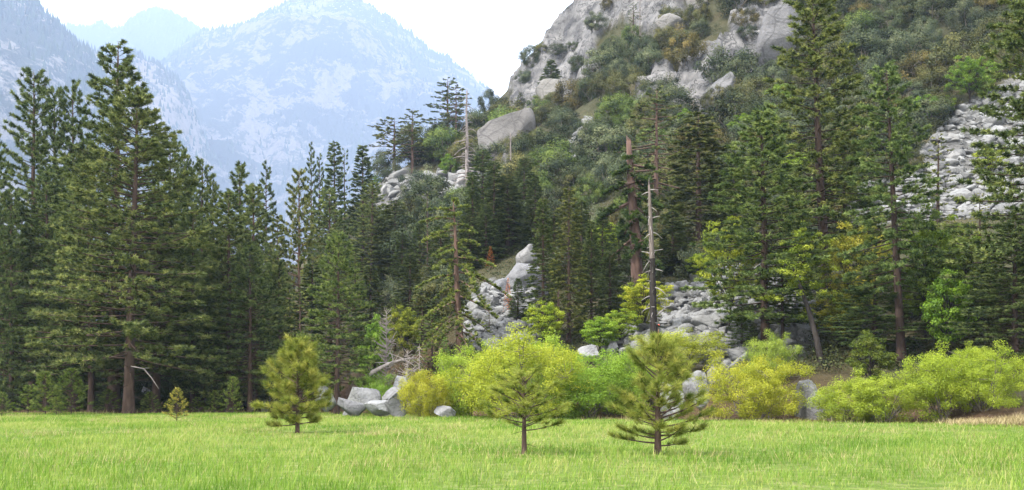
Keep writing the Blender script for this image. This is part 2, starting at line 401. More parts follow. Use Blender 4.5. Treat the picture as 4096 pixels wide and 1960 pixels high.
# ------------------------------------------------------------------ far mountains
MS = 2.6       # how far off the ranges stand
MK = MS / 1.5
def mountain_mat(name, rockc, forest, snow0, snow1, snow_noise, forest_amt):
    m, nt, out = mat_new(name)
    g = nt.nodes.new('ShaderNodeNewGeometry'); sep = nt.nodes.new('ShaderNodeSeparateXYZ'); nt.links.new(g.outputs['Position'], sep.inputs[0])
    sn = nt.nodes.new('ShaderNodeSeparateXYZ'); nt.links.new(g.outputs['Normal'], sn.inputs[0])
    a_ = 0.01 / MS; pos = geo_pos(nt, (a_, a_, a_)); strk = geo_pos(nt, (3 * a_, 3 * a_, 0.6 * a_)); snow0 *= MK; snow1 *= MK
    n1 = noise_n(nt, 1.5, 10, 0.72, pos, 0.5); n2 = noise_n(nt, 2.4, 9, 0.75, strk, 0.3); n3 = noise_n(nt, 7.0, 8, 0.78, pos)
    b = np.array(rockc)
    c = ramp(nt, n2, [(0.3, tuple(b * 0.5)), (0.5, tuple(b)), (0.72, tuple(np.minimum(b * 1.35, 0.8)))])
    c = mixc(nt, mth(nt, 'MULTIPLY', n3, 0.5), c, tuple(b * np.array([1.0, 0.8, 0.7])))
    n0 = noise_n(nt, 0.55, 4, 0.6, pos, 0.8); fm = mth(nt, 'ADD', mth(nt, 'ADD', mth(nt, 'MULTIPLY', n1, 0.75), mth(nt, 'MULTIPLY', n0, 0.7)), mth(nt, 'MULTIPLY', n3, 0.45)); fm = mth(nt, 'SUBTRACT', fm, 0.21)
    c = mixc(nt, ramp(nt, fm, [(0.66 - forest_amt, (0, 0, 0)), (0.74 - forest_amt, (1, 1, 1))]), c, forest)
    h = mth(nt, 'DIVIDE', mth(nt, 'SUBTRACT', sep.outputs['Z'], snow0), snow1 - snow0, True)
    sf = mth(nt, 'ADD', mth(nt, 'MULTIPLY', h, 0.5), mth(nt, 'MULTIPLY', mth(nt, 'SUBTRACT', n3, 0.5), snow_noise))
    sf = mth(nt, 'ADD', sf, mth(nt, 'MULTIPLY', mth(nt, 'SUBTRACT', sn.outputs['Z'], 0.6), 0.5))
    c = mixc(nt, ramp(nt, sf, [(0.42, (0, 0, 0)), (0.50, (1, 1, 1))]), c, (0.8, 0.81, 0.82))
    bs = nt.nodes.new('ShaderNodeBsdfDiffuse')
    bu = nt.nodes.new('ShaderNodeBump'); bu.inputs['Strength'].default_value = 1.0; bu.inputs['Distance'].default_value = 45 * MK
    nt.links.new(mth(nt, 'ADD', n2, mth(nt, 'MULTIPLY', n3, 0.6)), bu.inputs['Height']); nt.links.new(bu.outputs[0], bs.inputs['Normal'])
    nt.links.new(c, bs.inputs['Color']); nt.links.new(bs.outputs[0], out.inputs['Surface']); return m
M['farforest'] = leaf_mat('far_forest', (0.015, 0.025, 0.015), (0.03, 0.045, 0.025), (0.05, 0.07, 0.035), 0.1)

def mountain(D, Wd, ridge, seed, amp, mat, label, ntree, nu=300, nv=110, tsize=1.0, tmask=0.5, pw=1.25):
    D *= MS; Wd *= MS; amp *= MS; tsize *= MS
    rng = np.random.default_rng(seed)
    R = np.array(ridge, float); us = np.linspace(R[0, 0], R[-1, 0], nu)
    py = np.interp(us, R[:, 0], R[:, 1]); k = np.hanning(9); k /= k.sum()
    py = np.convolve(np.pad(py, 4, 'edge'), k, 'valid') + (fbm(us / 45, us * 0 + seed, seed, 4) - 0.5) * 34
    x = (us - CX) / F * D; zr = np.maximum(CAMH + (HY - py) / F * D, 5)
    vs = np.r_[np.linspace(-0.4, -0.02, 8), np.linspace(0, 1, nv) ** 1.1]
    X, V = np.meshgrid(x, vs); Zr = np.broadcast_to(zr, X.shape); Y = D - V * Wd
    base = np.where(V >= 0, Zr * (1 - np.abs(V)) ** pw, Zr * (1 + 1.6 * V))
    env = np.clip(V * 5, 0, 1) * np.clip((1 - V) * 3, 0, 1)
    wx = X + 180 * MK * (fbm(X / 600 / MK, Y / 600 / MK, seed + 5, 3) - 0.5)
    rg = fbm(wx / (amp * 3.0), Y / (amp * 5.0), seed, 6, 0.55, True)
    Z = base + env * amp * (rg - 0.62) * 2.0
    Xs = X + env * amp * 0.5 * (fbm(Y / 180 / MK, base / 135 / MK, seed + 9, 4) - 0.5)
    n_v, n_u = X.shape
    q = (np.arange(n_v - 1)[:, None] * n_u + np.arange(n_u - 1)[None, :]).ravel()
    me = make_mesh('mountain', np.stack([Xs.ravel(), Y.ravel(), Z.ravel()], 1), np.stack([q, q + n_u, q + n_u + 1, q + 1], 1), mat, smooth_sh=False)
    o = tag(obj('mountain', me), label, kind='structure')
    b = Buf(); cone = np.array([(math.cos(a), math.sin(a), 0) for a in np.linspace(0, 2 * math.pi, 5)[:4]] + [(0, 0, 1)])
    ct = np.array([[0, 1, 4], [1, 2, 4], [2, 3, 4], [3, 0, 4]])
    iu = rng.integers(1, n_u - 1, ntree * 3); iv = np.clip((rng.uniform(0, 1, ntree * 3) ** 1.5 * (n_v - 12)).astype(int) + 8, 8, n_v - 2)
    iv[:ntree // 6] = 8
    msk = fbm(X[iv, iu] / 390 / MK, Y[iv, iu] / 390 / MK, seed + 31, 4) + rng.normal(0, 0.05, len(iu)); sel = np.nonzero((msk > tmask) | (np.arange(len(iu)) < ntree // 9))[0][:ntree]
    fx = rng.uniform(-1, 1, len(sel)) * (x[1] - x[0]) * 0.6
    P = np.stack([Xs[iv[sel], iu[sel]] + fx, Y[iv[sel], iu[sel]], Z[iv[sel], iu[sel]] - 3], 1)
    hh = rng.uniform(8, 20, len(sel)) * tsize; ww = hh * rng.uniform(0.16, 0.26, len(sel))
    VV = P[:, None, :] + cone[None] * np.stack([ww, ww, hh], 1)[:, None, :]
    TT = (np.arange(len(sel))[:, None, None] * 5 + ct[None]).reshape(-1, 3)
    b.add(VV.reshape(-1, 3), TT, np.repeat(rng.uniform(0, 1, len(sel)), 5))
    fo = obj('forest', b.mesh('far_forest', M['farforest']), o, (1, 1, 1)); fo['kind'] = 'stuff'
    return o
mt_l = mountain_mat('mountain_near_rock', (0.34, 0.31, 0.285), (0.07, 0.08, 0.065), 3900, 5200, 0.1, -0.02)
mt_s = mountain_mat('mountain_spur_rock', (0.36, 0.31, 0.27), (0.07, 0.08, 0.065), 3900, 5200, 0.1, -0.06)
mt_m = mountain_mat('mountain_main_rock', (0.25, 0.225, 0.21), (0.06, 0.068, 0.062), 1450, 2600, 1.6, 0.0)
mt_f = mountain_mat('mountain_snowy_rock', (0.12, 0.12, 0.12), (0.025, 0.033, 0.028), 1950, 3300, 1.5, 0.12)
mountain(2000, 1350, [(-900,-900),(-400,-380),(-150,-180),(60,-50),(130,0),(210,80),(300,165),(380,250),(425,330),(520,500),(640,720),(760,960),(900,1300)],
         3, 120, mt_l, 'pale granite mountain slope rising out of the frame, closest of the far mountains', 2400, tmask=0.53)
mountain(2600, 1500, [(200,150),(420,215),(560,228),(640,268),(730,330),(765,420),(795,500),(850,610),(930,740),(1010,830),(1120,940),(1300,1200)],
         8, 110, mt_s, 'lower granite spur with a pale cliff end in front of the main peak', 1300, tmask=0.56)
mountain(3700, 2300, [(500,420),(640,280),(760,160),(840,118),(930,112),(1030,70),(1110,22),(1200,-14),(1300,-22),(1400,-14),(1480,22),(1560,75),(1640,135),(1720,200),(1790,235),(1830,275),(1900,310),(1960,370),(2000,440),(2120,560),(2400,800)],
         14, 190, mt_m, 'broad hazy blue main peak streaked with snow near its summit', 3600, nu=360, nv=150, tmask=0.52, tsize=1.1)
mountain(4700, 2300, [(0,300),(200,130),(290,104),(360,108),(410,98),(460,112),(520,84),(580,52),(630,44),(690,66),(760,100),(830,122),(950,200),(1100,320)],
         22, 200, mt_f, 'distant rounded summit white with snow under the dark trees', 4200, tmask=0.47, tsize=1.25)

# ------------------------------------------------------------------ tree builders (each returns a dict part name -> mesh)
def branch_curve(p0, az, L, e0, curve, rng, k=6, wig=0.04):
    s = np.linspace(0, 1, k)
    r = L * s * math.cos(e0); z = L * (s * math.sin(e0) + curve * s * s)
    side = np.cumsum(rng.normal(0, wig * L / k * 2, k)); side[0] = 0
    ca, sa = math.cos(az), math.sin(az)
    return np.stack([p0[0] + ca * r - sa * side, p0[1] + sa * r + ca * side, p0[2] + z], 1)

def conifer(seed, h=30, hw=5.5, cb=0.15, nb=110, e=(-0.25, 0.6), curve=0.12, tn=20, tl=0.32, tw=0.038, spacing=0.5, lat=0.30, spread=0.55,
            flat=1.0, s0=0.35, prof=0.8, tr=None, mat='pine', whorl=0, lvar=(0.72, 1.15), dead=8, tipw=1.0, bend=0.25, bottom=0.12, bark='bark',
            sides=4, dens_top=1.0, tone_j=0.28, limb=1.0, shape=None, up=0.45, wj=0.12):
    rng = np.random.default_rng(seed)
    tr = tr or h * 0.013
    zt = np.linspace(0, h, 14); bx = np.cumsum(rng.normal(0, bend * h / 400, 14)); by = np.cumsum(rng.normal(0, bend * h / 400, 14)); bx[0] = by[0] = 0
    TP = np.stack([bx, by, zt], 1); TP[0, 2] = -0.6
    TR = tr * np.clip(1 - zt / h, 0, 1) ** 0.75 + tr * 0.03; TR[0] *= 1.35
    trunk = Buf(); trunk.tube(TP, TR, 10)
    br = Buf(); cr = Buf()
    def at(z): return np.array([np.interp(z, zt, bx), np.interp(z, zt, by), z])
    PP, DD = [], []
    for i in range(nb):
        if whorl:
            wl = i // whorl; nwl = max(1, math.ceil(nb / whorl)); t = (wl + rng.uniform(-wj, wj)) / nwl; t = min(max(t, 0), 0.985)
            az = 2 * math.pi * (i % whorl) / whorl + wl * 0.7 + rng.normal(0, 0.25)
        else:
            t = ((i + rng.uniform(0, 1)) / nb) ** 0.92; az = i * 2.39996 + rng.normal(0, 0.35)
        z = h * (cb + (1 - cb) * t * 0.985)
        pr = (1 - t) ** prof * (0.72 + 0.28 * min(1, t / max(bottom, 1e-3)))
        if shape: pr *= np.interp(t, shape[0], shape[1])
        L = hw * pr * rng.uniform(*lvar) + 0.018 * h * tipw
        e0 = e[0] + (e[1] - e[0]) * t ** 1.3 + rng.normal(0, 0.09)
        P = branch_curve(at(z), az, L, e0, curve * rng.uniform(0.4, 1.5), rng)
        rb = limb * (0.012 * L + 0.012) * np.linspace(1, 0.25, 6)
        br.tube(P, rb, sides)
        seg = np.linspace(0, 1, 6); m = max(2, int(L * (1 - s0) / spacing * (1.6 + 0.4 * dens_top * t)))
        s = np.r_[s0 + (1 - s0) * rng.uniform(0, 1, m - 1) ** 0.75, 1.0]
        B = np.stack([np.interp(s, seg, P[:, c]) for c in range(3)], 1)
        out = np.array([math.cos(az), math.sin(az), 0]); ld = np.array([-math.sin(az), math.cos(az), 0])
        off = rng.uniform(-1, 1, m) * (lat * L * (1.15 - s)) ; off[-1] = 0
        sg = np.sign(off)[:, None]
        vu = np.abs(off)[:, None] * rng.uniform(0.0, 0.35, (m, 1)) * flat
        Q = B + ld * off[:, None] + out * np.abs(off)[:, None] * 0.5 + np.array([0, 0, 1.0]) * vu
        D = out * 0.7 + ld * sg * 0.5 + np.array([0, 0, up]) * flat + rng.normal(0, 0.15, (m, 3)); D /= np.linalg.norm(D, axis=1)[:, None]
        PP.append(Q); DD.append(D)
        for a, b2 in zip(B[::2], Q[::2]):      # twigs
            dv = b2 - a; ln = np.linalg.norm(dv)
            if ln > 0.12:
                w = np.array([0, 0, 1.0]) * (0.008 + 0.006 * ln) * limb
                br.add(np.stack([a - w, a + w, b2]), [[0, 1, 2]])
    needles(cr, np.concatenate(PP), np.concatenate(DD), rng, tn, tl, tw, spread, flat, tone_j)
    for i in range(dead):          # bare snag branches under the crown
        z = h * cb * rng.uniform(0.35, 1.0); az = rng.uniform(0, 6.28); L = hw * rng.uniform(0.2, 0.5)
        P = branch_curve(at(z), az, L, rng.uniform(-0.3, 0.1), rng.uniform(-0.3, 0.2), rng, wig=0.1)
        br.tube(P, (0.008 * L + 0.012) * np.linspace(1, 0.3, 6), 3, 0.9)
    return {'h': h, 'hw': hw, 'trunk': trunk.mesh('trunk', M[bark], True), 'branches': br.mesh('branches', M[bark]), 'crown': cr.mesh('crown', M[mat])}

def snag(seed, h=18, tr=0.28, nb=40, L=(0.6, 2.6), droop=-0.35, z0=0.2, mat='bark_grey', tip=0.3, lean=0.0, broken=True, sides=4, thick=1.0, profile=0.5):
    rng = np.random.default_rng(seed)
    zt = np.linspace(0, h, 14); bx = np.cumsum(rng.normal(0, h / 900, 14)) + lean * zt; by = np.cumsum(rng.normal(0, h / 900, 14)); bx[0] = by[0] = 0
    TP = np.stack([bx, by, zt], 1); TP[0, 2] = -0.6
    trunk = Buf(); trunk.tube(TP, tr * (1 - zt / h) ** 0.8 + tr * tip, 9)
    if broken:
        p = TP[-1]
        for k in range(3):
            a = k * 2.1; trunk.tube([p + [0.3 * tr * math.cos(a), 0.3 * tr * math.sin(a), -0.2], p + [0.4 * tr * math.cos(a), 0.4 * tr * math.sin(a), h * 0.012 * (k + 1)]], [tr * tip * 0.5, tr * 0.05], 4)
    br = Buf()
    for i in range(nb):
        z = h * (z0 + (0.98 - z0) * (i + rng.uniform(0, 1)) / nb); az = i * 2.4 + rng.normal(0, 0.4); t = z / h
        l = rng.uniform(*L) * (1 - t) ** profile + 0.25
        P = branch_curve([np.interp(z, zt, bx), np.interp(z, zt, by), z], az, l, rng.normal(0.12, 0.2), droop * rng.uniform(0.2, 1.5), rng, 7, 0.09)
        br.tube(P, thick * (0.018 * l + 0.012) * np.linspace(1, 0.2, 7), sides)
        for k in range(2):
            j = rng.integers(2, 6); Q = branch_curve(P[j], az + rng.choice([-1, 1]) * rng.uniform(0.4, 1.1), l * rng.uniform(0.15, 0.4), rng.normal(0, 0.3), droop * 0.6, rng, 4, 0.1)
            br.tube(Q, thick * (0.010 * l + 0.006) * np.linspace(1, 0.3, 4), 3)
    return {'h': h, 'hw': L[1], 'trunk': trunk.mesh('trunk', M[mat], True), 'branches': br.mesh('branches', M[mat])}

def bush(seed, R=2.5, h=4.5, ncl=110, nl=110, leaf=0.10, clr=0.55, base=0.18, stems=9, mat='willow', bark='twig', sr=0.05, trunk=None, lump=0.4, squash=0.8, hollow=0.5, up=0.4, dome=0.0, tj=0.2):
    rng = np.random.default_rng(seed)
    d = rng.normal(0, 1, (ncl * 3, 3)); d /= np.linalg.norm(d, axis=1)[:, None]
    az = np.arctan2(d[:, 1], d[:, 0])
    lf = 1 - lump * 0.5 + lump * fbm(az * 1.1 + 9, d[:, 2] * 2.2 + seed, seed, 3)
    lf *= 1 - 0.18 * (np.sin(az * 2 + seed) + np.sin(az * 3 + seed * 2)) * 0.5
    rr = rng.uniform(hollow, 1.0, len(d)) ** 0.6 * lf
    C = d * rr[:, None] * np.array([R, R, h * (1 - base) * 0.5]) + np.array([0, 0, h * (0.5 + base * 0.5)])
    C = C[C[:, 2] > base * h][:ncl]
    fo = Buf(); leaves(fo, C, clr * rng.uniform(0.7, 1.25, len(C)), rng, nl, leaf, squash=squash, up=up, center=np.array([0, 0, h * 0.3]), dome=dome, tone_j=tj)
    st = Buf(); org = []
    if trunk:
        TP = np.stack([np.cumsum(rng.normal(0, 0.03 * h / 8, 8)), np.cumsum(rng.normal(0, 0.03 * h / 8, 8)), np.linspace(-0.4, h * 0.8, 8)], 1)
        st.tube(TP, trunk * np.linspace(1, 0.2, 8), 7)
    order = rng.permutation(len(C)); mids = []
    for k in order[:stems]:
        c = C[k]; b0 = np.array([c[0], c[1], 0]) * 0.10 + rng.normal(0, 0.08 * R, 3) * [1, 1, 0]
        if trunk: b0 = TP[rng.integers(2, 6)].copy()
        ctl = b0 * 0.4 + c * 0.6 + np.array([0, 0, 0.10 * h])
        s = np.linspace(0, 1, 7)[:, None]
        P = (1 - s) ** 2 * (b0 - ([0, 0, 0.2] if not trunk else [0, 0, 0])) + 2 * s * (1 - s) * ctl + s * s * c
        P[1:-1] += rng.normal(0, 0.02 * R, (5, 3)); st.tube(P, sr * np.linspace(1, 0.25, 7), 5); mids.append(P)
    Mi = np.concatenate(mids)
    for k in order[stems:]:
        c = C[k]; dd = np.linalg.norm(Mi - c, axis=1) + (Mi[:, 2] > c[2]) * R; a = Mi[dd.argmin()]
        m_ = (a + c) / 2 + rng.normal(0, 0.04 * R, 3)
        st.tube([a, m_, c], sr * np.array([0.4, 0.28, 0.1]), 3, cap=False)
    return {'h': h, 'hw': R, 'stems': st.mesh('stems', M[bark]), 'foliage': fo.mesh('foliage', M[mat])}

# ------------------------------------------------------------------ placing things
LAND = []       # named landmarks in the photograph, used for telling look-alikes apart
def plant(proto, name, label, cat, loc, hgt=None, hw=None, tint=(1, 1, 1), btint=(1, 1, 1), rot=None, lean=0.0, group=None, first=set()):
    e = obj(name, None); e.empty_display_size = 0.5
    sz = (hgt / proto['h']) if hgt else 1.0
    sxy = (hw / proto['hw']) if hw else sz
    e.location = loc; e.scale = (sxy, sxy, sz)
    e.rotation_euler = (0, lean, rnd.uniform(0, 6.283) if rot is None else rot)
    if lean: e.rotation_euler = (Matrix.Rotation(lean, 3, 'Y') @ Matrix.Rotation(rnd.uniform(0, 6.28) if rot is None else rot, 3, 'Z')).to_euler()
    for part in ('trunk', 'branches', 'crown', 'stems', 'foliage'):
        if part in proto:
            o = obj(part, proto[part], e, tint if part in ('crown', 'foliage') else btint)
            if part in ('branches', 'stems'): o['kind'] = 'stuff'
    return tag(e, label, cat, group)

def spot(px, Y):
    x = (px - CX) / F * Y; return Vector((x, Y, float(H(x, Y))))

def tree(proto, name, label, cat, px, top, Y=None, base=None, hwp=None, **kw):
    """px, top: apex in photo pixels; Y metres away (or base row, then Y is found on the terrain); hwp crown half width in px"""
    lean = kw.pop('lean_px', 0)
    if Y is None:
        g = ground_at(px, base); Y = g[1] if g is not None else 300
    loc = spot(px - lean, Y); zt = CAMH + (HY - top) / F * Y
    hgt = max(zt - loc.z, 0.5)
    return plant(proto, name, label, cat, loc, hgt, hwp / F * Y if hwp else None, lean=math.atan2(lean / F * Y, hgt), **kw)

# prototypes -----------------------------------------------------------------
pine = dict(tn=28, tl=0.38, tw=0.046, spacing=0.29, s0=0.22, spread=0.85)
PR = {}
PR['front'] = conifer(101, 30, 7.6, 0.16, 190, e=(-0.22, 0.55), curve=0.10, prof=0.72, dead=16, lat=0.34, **pine)
PR['tall'] = conifer(102, 35, 6.4, 0.10, 190, e=(-0.2, 0.55), curve=0.14, prof=0.78, **pine)
PR['spire'] = conifer(103, 30, 4.2, 0.10, 150, e=(-0.15, 0.55), curve=0.2, prof=0.52, lvar=(0.6, 1.2), **pine)
PR['spire2'] = conifer(104, 28, 4.0, 0.08, 140, e=(-0.1, 0.6), curve=0.22, prof=0.56, lvar=(0.55, 1.2), **pine)
PR['full'] = conifer(105, 27, 5.0, 0.06, 180, e=(-0.25, 0.5), curve=0.14, prof=0.72, **pine)
PR['full2'] = conifer(106, 26, 5.4, 0.16, 160, e=(-0.25, 0.5), curve=0.12, prof=0.70, **pine)
PR['tiered'] = conifer(107, 26, 5.0, 0.16, 130, e=(-0.15, 0.6), curve=0.10, prof=0.70, whorl=5, lat=0.34, **pine)
PR['gappy'] = conifer(108, 30, 4.6, 0.14, 160, e=(-0.25, 0.5), curve=0.10, prof=0.52, lvar=(0.6, 1.2), whorl=5, wj=0.35, **pine)
PR['gappy2'] = conifer(109, 28, 4.4, 0.24, 135, e=(-0.3, 0.5), curve=0.08, prof=0.60, lvar=(0.55, 1.2), **pine)
PR['full3'] = conifer(111, 26, 5.2, 0.12, 170, e=(-0.3, 0.45), curve=0.10, prof=0.62, lvar=(0.65, 1.2), bend=0.5, **pine)
PR['spire3'] = conifer(112, 29, 4.0, 0.06, 140, e=(-0.2, 0.6), curve=0.18, prof=0.52, lvar=(0.5, 1.25), bend=0.5, **pine)
firp = dict(mat='fir', tn=24, tl=0.42, tw=0.07, spacing=0.24, flat=0.5, spread=0.5, lat=0.42, up=0.2)
PR['fir'] = conifer(120, 24, 2.9, 0.05, 230, e=(-0.45, 0.35), curve=0.05, prof=0.75, **firp)
PR['fir2'] = conifer(121, 26, 3.4, 0.06, 210, e=(-0.5, 0.3), curve=0.02, prof=0.6, lvar=(0.45, 1.2), **firp)
PR['fir3'] = conifer(122, 22, 3.2, 0.04, 210, e=(-0.35, 0.5), curve=0.08, prof=0.9, **firp)
PR['yfir'] = conifer(123, 8, 1.8, 0.03, 95, e=(-0.25, 0.55), curve=0.05, prof=0.92, mat='fir', tn=16, tl=0.22, tw=0.032, spacing=0.2, flat=0.5, lat=0.42, dead=0, up=0.2)
sparse = dict(mat='fir', tn=26, tl=0.34, tw=0.065, spacing=0.26, flat=0.7, limb=1.7)
PR['ridge'] = conifer(130, 18, 4.2, 0.30, 46, e=(-0.05, 0.15), curve=0.04, prof=0.38, lvar=(0.35, 1.3), dead=14, **sparse)
PR['ridge2'] = conifer(131, 18, 3.8, 0.18, 60, e=(-0.25, 0.30), curve=0.05, prof=0.55, lvar=(0.4, 1.25), **sparse)
PR['ridge3'] = conifer(132, 16, 3.4, 0.08, 92, e=(-0.35, 0.45), curve=0.08, prof=0.75, lvar=(0.5, 1.2), **sparse)
PR['droopy'] = conifer(133, 17, 4.6, 0.18, 44, e=(-0.42, 0.35), curve=-0.30, prof=0.38, lvar=(0.4, 1.25), mat='fir', tn=24, tl=0.28, tw=0.05, spacing=0.15, flat=0.6, lat=0.16, s0=0.12, limb=1.6, dead=10, tr=0.36, up=0.6)
PR['gnarled'] = conifer(134, 22, 4.6, 0.18, 62, e=(-0.35, 0.25), curve=0.0, prof=0.50, lvar=(0.4, 1.2), mat='pine', tn=26, tl=0.36, tw=0.06, spacing=0.32, limb=2.2, s0=0.4, dead=12)
PR['thin'] = conifer(135, 16, 2.2, 0.14, 56, e=(-0.2, 0.4), curve=0.04, prof=0.5, lvar=(0.4, 1.2), mat='fir', tn=18, tl=0.28, tw=0.05, spacing=0.32, limb=1.2, dead=6)
seedl = dict(mat='sapling', tn=34, tl=0.20, tw=0.012, spacing=0.17, s0=0.3, dead=0, limb=1.2, sides=4)
PR['seed1'] = conifer(140, 2.6, 1.0, 0.06, 46, e=(0.1, 0.85), curve=0.2, prof=0.7, **seedl)
PR['seed2'] = conifer(141, 3.4, 1.25, 0.05, 56, e=(0.1, 0.85), curve=0.2, prof=0.6, **seedl)
sapk = dict(mat='sapling', dead=2, sides=5, limb=1.25, wj=0.55, spread=0.62, up=0.8, tone_j=0.22)
PR['sapA'] = conifer(150, 4.2, 1.75, 0.10, 84, e=(-0.05, 0.85), curve=0.25, prof=0.50, tn=60, tl=0.34, tw=0.0085, spacing=0.135, s0=0.42, tr=0.10, whorl=5, lat=0.42, lvar=(0.6, 1.15), shape=([0, .12, .2, 1], [0.85, 0.45, 1.05, 1]), **sapk)
PR['sapB'] = conifer(151, 3.15, 0.98, 0.30, 36, e=(0.0, 0.9), curve=0.28, prof=0.36, tn=56, tl=0.26, tw=0.0055, spacing=0.11, s0=0.42, tr=0.066, lat=0.42, lvar=(0.45, 1.2), **sapk)
PR['sapC'] = conifer(152, 3.60, 1.42, 0.07, 64, e=(0.05, 0.95), curve=0.26, prof=0.46, tn=60, tl=0.27, tw=0.0055, spacing=0.115, s0=0.36, tr=0.10, lat=0.42, lvar=(0.4, 1.2), **sapk)
for k, (R, hh, nc) in enumerate([(3.2, 4.4, 190), (2.6, 4.2, 150), (3.0, 3.4, 160), (2.4, 4.8, 140)]):
    PR['willow%d' % k] = bush(160 + k, R, hh, nc, 200, 0.055, 0.56, base=0.0, stems=20, sr=0.05, hollow=0.3, lump=0.85, up=0.15, squash=0.8, dome=0.35, tj=0.12)
for k, (R, hh, nc, lum) in enumerate([(3.2, 4.4, 56, 0.4), (3.6, 4.0, 60, 0.5), (2.8, 4.8, 52, 0.5), (3.8, 4.6, 64, 0.55), (2.6, 3.2, 44, 0.4)]):
    PR['oak%d' % k] = bush(170 + k, R, hh, nc, 170, 0.115, 0.90, base=0.02, stems=7, mat='oak', sr=0.08, lump=lum + 0.15, bark='twig', squash=0.7, up=0.35, hollow=0.6, dome=0.8)
for k, (R, hh, nc) in enumerate([(3.2, 9.0, 150), (3.6, 8.0, 150), (2.4, 5.5, 90)]):
    PR['broad%d' % k] = bush(180 + k, R, hh, nc, 84, 0.115, 0.60, base=0.22, stems=16, mat='broad', bark='bark_dark', sr=0.07, trunk=0.16, lump=0.6, hollow=0.3, squash=0.5, up=0.9)
PR['snag'] = snag(190, 20, 0.30, 80, (0.9, 3.2), -0.5, 0.10, profile=0.45, thick=2.6)
PR['snag_thin'] = snag(191, 10, 0.14, 40, (0.4, 1.8), -0.4, 0.1, profile=0.6, broken=False)
PR['snag_small'] = snag(192, 4, 0.09, 44, (0.5, 1.7), -0.45, 0.10, thick=1.7, broken=False, tip=0.15, profile=0.8)
PR['snag_stub'] = snag(193, 5, 0.20, 22, (0.5, 1.9), -0.55, 0.15, mat='bark', tip=0.55)
PR['twiggy'] = snag(194, 6, 0.09, 90, (0.7, 2.4), 0.25, 0.03, broken=False, tip=0.2, thick=1.7, mat='bark_grey')
#__PART2__
# the reddish broken giant with a few living limbs
def giant():
    s = snag(200, 17, 0.42, 14, (0.8, 2.2), -0.5, 0.45, mat='bark', tip=0.55, lean=-0.02, thick=1.6)
    c = conifer(201, 15.5, 4.3, 0.34, 24, e=(-0.55, -0.25), curve=-0.10, prof=0.30, lvar=(0.3, 1.15), mat='fir', tn=30, tl=0.42, tw=0.065, spacing=0.11, flat=0.6, lat=0.42, s0=0.15, limb=4.0, dead=12, up=0.2)
    return {'h': 17, 'hw': 4.3, 'trunk': s['trunk'], 'branches': c['branches'], 'crown': c['crown']}
PR['giant'] = giant()
def charred():
    rng = np.random.default_rng(210); h = 13.4
    zt = np.linspace(0, h, 16); bx = np.cumsum(rng.normal(0, 0.02, 16)) - 0.035 * zt; by = np.cumsum(rng.normal(0, 0.02, 16)); bx -= bx[0]; by -= by[0]
    r = 0.33 * (1 - zt / h) ** 0.7 + 0.10; P = np.stack([bx, by, zt], 1)
    a = Buf(); b = Buf(); Pl = P[:9].copy(); Pl[0, 2] = -0.6; a.tube(Pl, r[:9], 9, cap=False); b.tube(P[8:], r[8:], 9)
    for k in range(3): b.tube([P[-1] + [0.05 * k, 0, -0.2], P[-1] + [0.07 * k - 0.05, 0.02, 0.25 + 0.2 * k]], [0.07, 0.01], 4)
    br = Buf()
    for i in range(58):
        z = h * (0.12 + 0.86 * (i + rng.uniform()) / 58); az = i * 2.4 + rng.normal(0, 0.5); l = rng.uniform(0.3, 1.9) * (1.1 - 0.6 * z / h)
        Q = branch_curve([np.interp(z, zt, bx), np.interp(z, zt, by), z], az, l, rng.normal(0.0, 0.3), rng.normal(-0.25, 0.3), rng, 6, 0.14)
        br.tube(Q, (0.03 * l + 0.026) * np.linspace(1, 0.25, 6), 4)
    return {'h': h, 'hw': 1.6, 'trunk': a.mesh('trunk', M['bark_dark'], True), 'trunk_top': b.mesh('trunk_top', M['bark_grey'], True), 'branches': br.mesh('branches', M['bark_grey'])}
PR['charred'] = charred()

